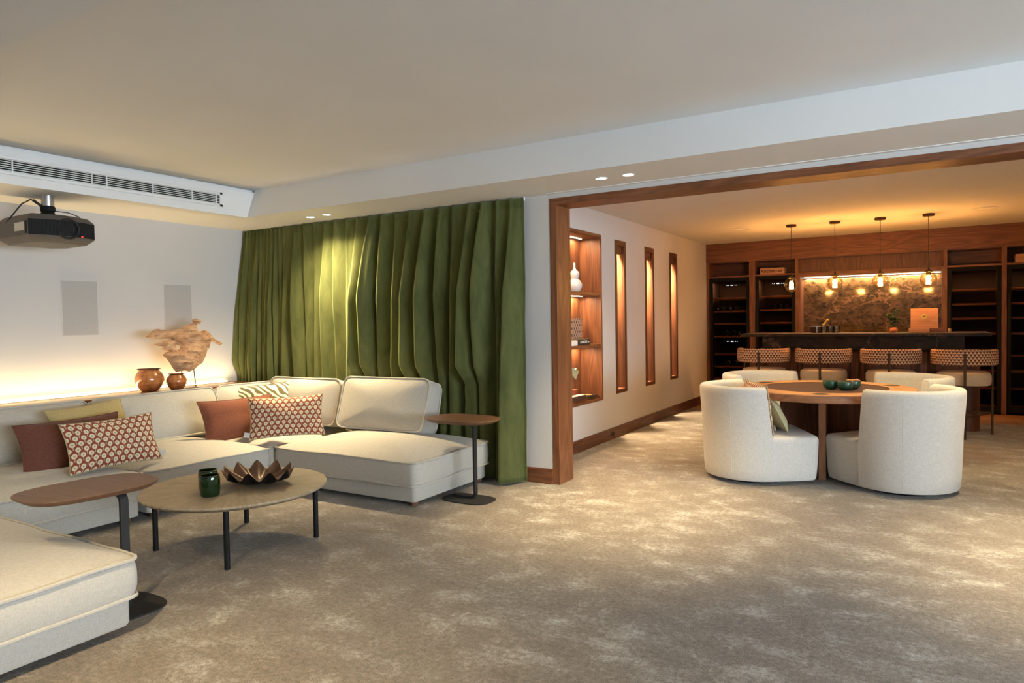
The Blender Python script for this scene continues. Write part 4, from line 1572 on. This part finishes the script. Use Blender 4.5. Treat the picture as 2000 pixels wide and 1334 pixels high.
# ---------------------------------------------------------------- back bar joinery
t = thing('back_bar_cabinet', 'oak back bar joinery framing the wine fridges and marble', 'cabinet', (1.9, YC, 0))
YD = YW - .005
part(MB().box(XR, X_BAR, YC, YC + .03, 2.172, ZR), 'header_panel', M['woodX'], t, 0)
PIL = [(-.405, -.362), (.248, .335), (.905, .948), (2.764, 2.806), (3.402, 3.456), (4.06, 4.11)]
for a, b in PIL:
    part(MB().box(a, b, YC, YD, 0, 2.172, .001), 'upright', M['woodZ'], t, 0)
BAY = [(-.362, .248), (.335, .905), (.948, 2.764), (2.806, 3.402), (3.456, 4.06)]
for i, (a, b) in enumerate(BAY):
    part(MB().box(a, b, YC + .002, YD, 1.934, 1.958), 'cubby_shelf', M['woodX'], t, 0)
    part(MB().box(a, b, YC + (.34 if i != 2 else .10), YC + (.36 if i != 2 else .12), 1.958, 2.172), 'cubby_back', M['dwoodX'] if i != 2 else M['dwoodZ'], t, 0)
    part(MB().box(a, b, YC + .03, YD, 2.160, 2.172), 'cubby_top', M['dwoodX'], t, 0)
part(MB().box(4.11, X_BAR, YC, YC + .03, 0, 2.172), 'end_panel', M['woodZ'], t, 0)
# recess for the marble: rounded reveal left, soffit, counter below
part(MB().box(.948, .975, YC, YC + .32, .0, 1.934), 'recess_side', M['woodZ'], t, 0)
part(MB().box(2.745, 2.764, YC, YC + .32, .0, 1.934), 'recess_side', M['woodZ'], t, 0)
part(MB().box(.975, 2.745, YC + .0, YC + .32, 1.90, 1.934), 'recess_soffit', M['woodX'], t, 0)
part(MB().box(.975, 2.745, YC - .0, YC + .32, .0, .90), 'low_cupboard', M['dwoodX'], t, 0)
part(MB().box(.975, 2.745, YC - .02, YC + .30, .90, .935, .003), 'back_counter', M['marbled'], t, 0)
part(MB().box(.975, 2.745, YC + .30, YC + .32, .935, 1.90), 'marble_splashback', M['marble'], t, 0)
t = thing('led_strip', 'bright warm light strip above the marble splashback', 'light strip', (1.86, YC + .26, 1.89))
part(MB().box(.985, 2.735, YC + .268, YC + .290, 1.888, 1.899), 'diffuser', M['ledbar'], t, 0)
light('splashback_light', 'AREA', (0, .0, -.02), 15, (1, .70, .42), t, None, shape='RECTANGLE', size=1.7, size_y=.03).rotation_euler = (rad(12), 0, 0)

# ---------------------------------------------------------------- wine fridges
def wine_fridge(a, b, label, hinge, shelves, displays, lock=False, ledcol=True):
    t = thing('wine_fridge', label, 'wine fridge', ((a + b) / 2, YC, .02), 0, 'built-in wine fridges')
    a += .004
    b -= .004
    Z0, Z1 = .02, 1.93
    part(MB().box(a, a + .03, YC + .06, YD - .02, Z0, Z1).box(b - .03, b, YC + .06, YD - .02, Z0, Z1)
         .box(a, b, YC + .06, YD - .02, Z1 - .04, Z1).box(a, b, YC + .06, YD - .02, Z0, Z0 + .06)
         .box(a, b, YD - .06, YD - .02, Z0, Z1), 'cabinet_shell', M['inside'], t, 0)
    fw = .045
    mb = MB().box(a, a + fw, YC + .012, YC + .05, Z0, Z1, .003).box(b - fw, b, YC + .012, YC + .05, Z0, Z1, .003)
    mb.box(a + fw, b - fw, YC + .012, YC + .05, Z1 - .05, Z1, .003).box(a + fw, b - fw, YC + .012, YC + .05, Z0, Z0 + .075, .003)
    door = part(mb, 'door_frame', M['fridge'], t, 0)
    o = MB().box(a + fw - .004 - t.location.x, b - fw + .004 - t.location.x, .020, .024, Z0 + .07 - .02, Z1 - .046 - .02).build('door_glass', M['pane'], door, smooth=0)
    hx = a + .022 if hinge == 'L' else b - .022
    hb = MB().box(hx - .011, hx + .011, YC - .035, YC - .018, .62, 1.56, .004)
    hb.box(hx - .006, hx + .006, YC - .02, YC + .014, .68, .70).box(hx - .006, hx + .006, YC - .02, YC + .014, 1.48, 1.50)
    hb.xf(Matrix.Translation(-Vector(t.location)))
    hb.build('handle', M['black'], door)
    for z in shelves:
        part(MB().box(a + .05, b - .05, YC + .075, YC + .10, z - .014, z + .014, .002), 'shelf_front', M['shelfwood'], t, 0)
        part(MB().box(a + .05, b - .05, YC + .10, YD - .08, z - .012, z - .004), 'shelf_rack', M['black'], t, 0)
    for z in displays:
        cx = (a + b) / 2 + .04
        mb = MB()
        for dx in (-.075, -.05, .05, .075):
            mb.cyl(cx + dx, 0, 0, .002, .0045, 10)
        for dx in (-.018, .018):
            mb.box(cx + dx * .6 - .007, cx + dx * .6 + .007, -.006, .006, 0, .002)
        mb.xf(Matrix.Translation((0, YC + .0185, z)) @ Matrix.Rotation(PI / 2, 4, 'X'))
        part(mb, 'display', M['whiteled'], t, 0)
    light('fridge_light', 'AREA', (0, .12, 1.86), 3.0, (1, .62, .34), t, None, shape='RECTANGLE', size=.4, size_y=.1)
    if lock:
        part(MB().cyl(0, 0, 0, .006, .011, 16).xf(Matrix.Translation(((a + b) / 2, YC + .012, .056)) @ Matrix.Rotation(PI / 2, 4, 'X')), 'door_lock', M['chrome'], t)
    return t


S7 = [1.611, 1.411, 1.219, 1.019, .741, .548, .355]
wine_fridge(*BAY[0], 'tall black wine fridge nearest the slot niches', 'L', S7, (1.815, .945))
wine_fridge(*BAY[1], 'tall black wine fridge under the pale box with a printed crown', 'L', [1.62, 1.42, 1.225, 1.03, .74, .55, .355], (1.814,))
S5 = [1.628, 1.439, 1.249, 1.046, .76, .555, .33, .095]
wine_fridge(*BAY[3], 'tall black wine fridge right of the marble splashback', 'L', S5, ())
wine_fridge(*BAY[4], 'tall black wine fridge cut off at the right edge', 'L', S5, (), True)

# bottles lying on the fridge shelves
bt = None
def bottle(x, z, label, group):
    global bt
    if bt is None:
        t = thing('wine_bottle', label, 'bottle', (x, YC + .12, z), 0, group)
        m4 = Matrix.Translation((0, .0, .038)) @ Matrix.Rotation(-PI / 2, 4, 'X')
        MB().lathe([(.001, .012), (.03, .0), (.037, .006), (.0375, .19), (.03, .22), (.015, .25), (.014, .30), (.001, .301)], 18).xf(m4).build('glass_body', M['bottle'], t, smooth=40)
        MB().lathe([(.0155, .255), (.0155, .302), (.001, .303)], 14).xf(m4).build('capsule', M['gold'], t, smooth=40)
        MB().lathe([(.0378, .07), (.0378, .15)], 18).xf(m4).build('paper_label', M['label'], t, smooth=40)
        bt = t
        return
    c = copy_tree(bt, label, (x, YC + .12, z))
    c['group'] = group
ORD = ['first', 'second', 'third', 'fourth', 'fifth']
for i in range(5):
    bottle(-.24 + i * .098, 1.425, ORD[i] + ' wine bottle from the left on the second shelf of the leftmost fridge', 'bottles on the second shelf of the leftmost fridge')
for i in range(3):
    bottle(-.16 + i * .11, 1.033, ORD[i] + ' wine bottle from the left on the fourth shelf of the leftmost fridge', 'bottles on the fourth shelf of the leftmost fridge')
for i in range(3):
    bottle(-.14 + i * .11, .562, ORD[i] + ' wine bottle from the left on the sixth shelf of the leftmost fridge', 'bottles on the sixth shelf of the leftmost fridge')
for i in range(4):
    bottle(.55 + i * .09, 1.434, ORD[i] + ' wine bottle from the left in the fridge under the crown printed box', 'bottles in the second fridge')

# ---------------------------------------------------------------- boxes on the joinery
FY = Matrix.Rotation(PI / 2, 4, 'X')           # text facing -y
t = thing('wooden_box', 'pale pine box with dark blackletter and a printed crown on a shelf', 'box', (.575, YC + .11, 1.958))
MB().box(-.172, .172, -.09, .09, 0, .094, .002).build('crate_body', M['crate'], t, smooth=0)
text_part('lettering', 'Anciano', .070, M['ink'], t, Matrix.Translation((-.045, -.0912, .048)) @ FY, bold=.0014)
mb = MB()
for k in range(5):
    x = .085 + k * .014
    mb.prism([(x - .005, .0), (x + .005, 0), (x + (k - 2) * .004, .022 - abs(k - 2) * .003)], 0, .0012)
mb.box(.083, .145, -.010, .0, 0, .0012)
mb.xf(Matrix.Translation((0, -.0902, .046)) @ FY)
mb.build('crown_emblem', M['ink'], t, smooth=0)
t = thing('wooden_box', 'pale pine box on the shelf at the right edge', 'box', (3.72, YC + .11, 1.958))
MB().box(-.175, .175, -.09, .09, 0, .11, .002).build('crate_body', M['crate'], t, smooth=0)
MB().prism(superell(.018, .008, 2, 16), 0, .0012).xf(Matrix.Translation((.05, -.0902, .055)) @ FY).build('stamp', M['ink'], t, smooth=0)

# ---------------------------------------------------------------- things on the bar
BZ, BY = 1.1085, 4.52
t = thing('wine_crate', 'upright pale wooden wine box with gold seal on the bar', 'box', (2.548, BY + .03, BZ + .046))
MB().box(-.138, .138, -.05, .05, 0, .232, .002).build('crate_body', M['crate'], t, smooth=0)
MB().prism([(.030 * math.cos(a_), .030 * math.sin(a_)) for a_ in [2 * PI * k / 32 for k in range(32)]], 0, .001).xf(Matrix.Translation((0, -.0502, .136)) @ FY).build('gold_seal', M['gold'], t, smooth=0)
MB().prism([(-.018, .002), (.016, .008), (.020, .004), (-.004, -.004), (.012, -.012), (-.014, -.006)], 0, .0008).xf(Matrix.Translation((0, -.0514, .139)) @ FY).build('seal_mark', M['ink'], t, smooth=0)
text_part('lettering', 'ROCA & BELLENE', .018, M['ink'], t, Matrix.Translation((.0, -.0508, .082)) @ FY)
t = thing('wine_crate', 'flat pale wooden box lying under the upright wine box', 'box', (2.50, BY + .02, BZ))
MB().box(-.11, .10, -.08, .08, 0, .045, .002).build('crate_body', M['crate'], t, smooth=0)
t = thing('wine_crate', 'flat red brown wooden box beside the upright wine box', 'box', (2.68, BY + .02, BZ))
MB().box(-.077, .075, -.08, .08, 0, .045, .002).build('crate_body', M['woodX'], t, smooth=0)
t = thing('candle', 'small brass candle pot at the right end of the bar', 'candle', (2.80, BY - .05, BZ))
MB().lathe([(.001, 0), (.018, 0), (.019, .003), (.019, .038), (.016, .040), (.015, .034), (.001, .033)], 20).build('brass_pot', M['cork'], t)
MB().lathe([(.001, .036), (.015, .036)], 16).build('wax', M['vase'], t)

t = thing('potted_plant', 'small leafy plant in a terracotta pot on the bar', 'plant', (2.233, BY, BZ))
MB().lathe([(.001, 0), (.036, 0), (.043, .012), (.044, .03), (.034, .055), (.031, .058), (.029, .056), (.03, .045), (.001, .044)], 28).build('clay_pot', M['terra'], t, smooth=50)
MB().lathe([(.03, .048), (.001, .05)], 20).build('soil', M['soil'], t)
r4 = random.Random(8)
stems = []
for k in range(6):
    a_ = 2 * PI * k / 6 + r4.uniform(-.3, .3)
    tip = Vector((math.cos(a_) * r4.uniform(.025, .07), math.sin(a_) * r4.uniform(.025, .07), r4.uniform(.16, .26)))
    MB().tube([(0, 0, .045), tip * .5 + Vector((0, 0, .03)), tip], .0025, 6).build('stem', M['leaf'], t)
    stems.append(tip)
lf = None
for k in range(46):
    tip = stems[k % 6]
    q = r4.uniform(.35, 1.05)
    base = tip * q + Vector((0, 0, .03 * (1 - q)))
    a_ = r4.uniform(0, 2 * PI)
    m4 = Matrix.Translation(base) @ Matrix.Rotation(a_, 4, 'Z') @ Matrix.Rotation(r4.uniform(-.7, .5), 4, 'Y') @ Matrix.Rotation(r4.uniform(-.6, .6), 4, 'X') @ Matrix.Scale(r4.uniform(.8, 1.3), 4)
    if lf is None:
        vs = []
        for i in range(7):
            u_ = i / 6
            w = .0125 * math.sin(PI * min(1, u_ * .93 + .05)) ** .8
            vs += [(.055 * u_, -w, .008 * math.sin(u_ * 2.5) + .004), (.055 * u_, 0, .008 * math.sin(u_ * 2.5)), (.055 * u_, w, .008 * math.sin(u_ * 2.5) + .004)]
        fs = []
        for i in range(6):
            fs += [(3 * i, 3 * i + 1, 3 * i + 4, 3 * i + 3), (3 * i + 1, 3 * i + 2, 3 * i + 5, 3 * i + 4)]
        lf = MB().add(vs, fs).build('leaf', M['leaf'], t, smooth=80)
        lf.matrix_local = m4
    else:
        c = lf.copy()
        COL.objects.link(c)
        c.parent = t
        c.matrix_local = m4

t = thing('ice_bucket', 'dark glass ice bucket with steel rim and a gold topped bottle', 'ice bucket', (1.385, BY, BZ))
MB().lathe([(.001, 0), (.062, 0), (.066, .004), (.080, .078), (.077, .078), (.062, .008), (.001, .007)], 36).build('bucket_body', M['felt'], t, smooth=50)
MB().lathe([(.079, .074), (.083, .076), (.083, .081), (.077, .081)], 36).build('rim', M['chrome'], t)
MB().box(.005, .018, -.085, -.078, .0, .078).build('steel_band', M['chrome'], t, smooth=0)
t = thing('champagne_bottle', 'gold foiled bottle neck leaning out of the ice bucket', 'bottle', (1.40, BY, BZ + .012))
m4 = Matrix.Rotation(rad(38), 4, 'Y')
MB().lathe([(.001, 0), (.032, 0), (.034, .01), (.034, .05), (.024, .08), (.016, .10)], 20).xf(m4).build('glass_body', M['bottle'], t, smooth=50)
MB().lathe([(.0165, .09), (.0175, .10), (.015, .14), (.0145, .17), (.0185, .175), (.0185, .19), (.012, .196), (.001, .197)], 20).xf(m4).build('gold_foil', M['gold'], t, smooth=50)
G6 = 'clear tumblers on the bar'
for k, (x, yo, lab) in enumerate(((1.475, -.05, 'clear glass tumbler next to the ice bucket'), (1.545, 0.0, 'clear glass tumbler in the middle beside the ice bucket'),
                                  (1.615, -.02, 'clear glass tumbler farthest right of the ice bucket'))):
    t = thing('glass_tumbler', lab, 'tumbler', (x, BY + yo, BZ), 0, G6)
    MB().lathe([(.001, 0), (.032, 0), (.035, .004), (.037, .075), (.0355, .076), (.033, .010), (.001, .009)], 28).build('glass_body', M['clear'], t, smooth=50)

# ---------------------------------------------------------------- things in the shelf niche
NX = XR - .12
t = thing('gourd_vase', 'white gourd shaped vase on the top niche shelf', 'vase', (NX, 1.53, 1.606))
MB().lathe([(.001, 0), (.035, 0), (.05, .01), (.075, .05), (.076, .085), (.055, .12), (.035, .135), (.040, .155), (.05, .18), (.045, .205), (.02, .225), (.010, .25), (.009, .30), (.006, .30), (.001, .25)], 36).build('vase_body', M['vase'], t, smooth=50)
t = thing('patterned_box', 'box with a leaf cut-out pattern on the middle niche shelf', 'box', (NX - .05, 1.60, 1.1235))
mb = MB()
mb.box(-.03, .03, -.14, .135, 0, .215)
mb.build('box_body', M['crate'], t, smooth=0)
MB().add([(.0305, -.135, .005), (.0305, .13, .005), (.0305, .13, .21), (.0305, -.135, .21)], [(0, 1, 2, 3)], [[(0, 0), (1, 0), (1, 1), (0, 1)]]).build('leaf_print', M['leafbox'], t, smooth=0)
t = thing('book', 'white book lying on the middle niche shelf', 'book', (NX + .0, 1.24, 1.061))
MB().box(-.09, .09, -.15, .15, 0, .052, .003).build('cover', M['bookwhite'], t, smooth=0)
MB().box(-.085, .0905, -.145, .1505, .006, .046).build('pages', M['vase'], t, smooth=0)
t = thing('book', 'black book with white spine lettering on the middle niche shelf', 'book', (NX + .01, 1.545, 1.061))
MB().box(-.09, .09, -.14, .135, 0, .062, .006).build('cover', M['bookblack'], t, smooth=0)
SPN = Matrix.Translation((.0905, -.03, .031)) @ Matrix.Rotation(PI / 2, 4, 'Z') @ Matrix.Rotation(PI / 2, 4, 'X')
text_part('lettering', 'GIVENCHY', .034, M['inkw'], t, SPN)
text_part('lettering', 'paris', .018, M['inkw'], t, Matrix.Translation((0, .115, 0)) @ SPN)
t = thing('glass_tray', 'thin glass tray lying on the books in the niche', 'tray', (NX - .0, 1.22, 1.114))
MB().box(-.085, .075, -.12, .13, 0, .008, .002).build('glass_plate', M['clear'], t, smooth=0)
t = thing('jade_ornament', 'pale green leaf ornament on a dark stand in the bottom niche', 'ornament', (NX - .07, 1.615, .508))
MB().cyl(0, 0, 0, .02, .05, 24, .003).build('stand_base', M['dwoodX'], t)
MB().cyl(0, 0, .02, .215, .005, 10).build('stand_rod', M['dwoodZ'], t)
orn = [(-.08, .02), (-.06, -.02), (-.02, -.05), (.02, -.075), (.045, -.04), (.08, -.01), (.085, .015), (.05, .02), (.035, .045), (.0, .03), (-.03, .05), (-.07, .055)]
MB().prism(orn, -.008, .008).xf(Matrix.Translation((.012, 0, .262)) @ Matrix.Rotation(PI / 2, 4, 'Z') @ Matrix.Rotation(PI / 2, 4, 'X')).build('leaf_shape', M['jade'] if 'jade' in M else M.setdefault('jade', m_solid('pale_jade', (.40, .45, .28), .4)), t, smooth=0)
t = thing('book', 'brown leather book lying in the bottom niche', 'book', (NX + .02, 1.38, .508))
MB().box(-.085, .085, -.15, .17, 0, .045, .004).build('cover', M['felt'], t, smooth=0)
MB().box(-.08, .08, -.145, .165, .045, .047).build('page_top', M['bookwhite'], t, smooth=0)
t = thing('red_box', 'small red lacquer box on the brown book in the niche', 'box', (NX - .02, 1.42, .5555))
MB().box(-.05, .05, -.09, .08, 0, .045, .003).build('box_body', m_solid('red_lacquer', (.22, .03, .015), .35), t, smooth=0)
MB().box(-.052, .052, -.092, .082, .045, .055, .002).build('lid', M['terra'], t, smooth=0)
t = thing('brass_tray', 'small brass dish on a dark slab in the bottom niche', 'tray', (NX + .045, 1.715, .508))
MB().box(-.06, .06, -.11, .13, 0, .014, .002).build('slab', M['bookblack'], t, smooth=0)
MB().lathe([(.001, .016), (.05, .016), (.06, .026), (.057, .027), (.048, .019), (.001, .019)], 28, (0, -.03, 0)).build('dish', M['cork'], t, smooth=50)
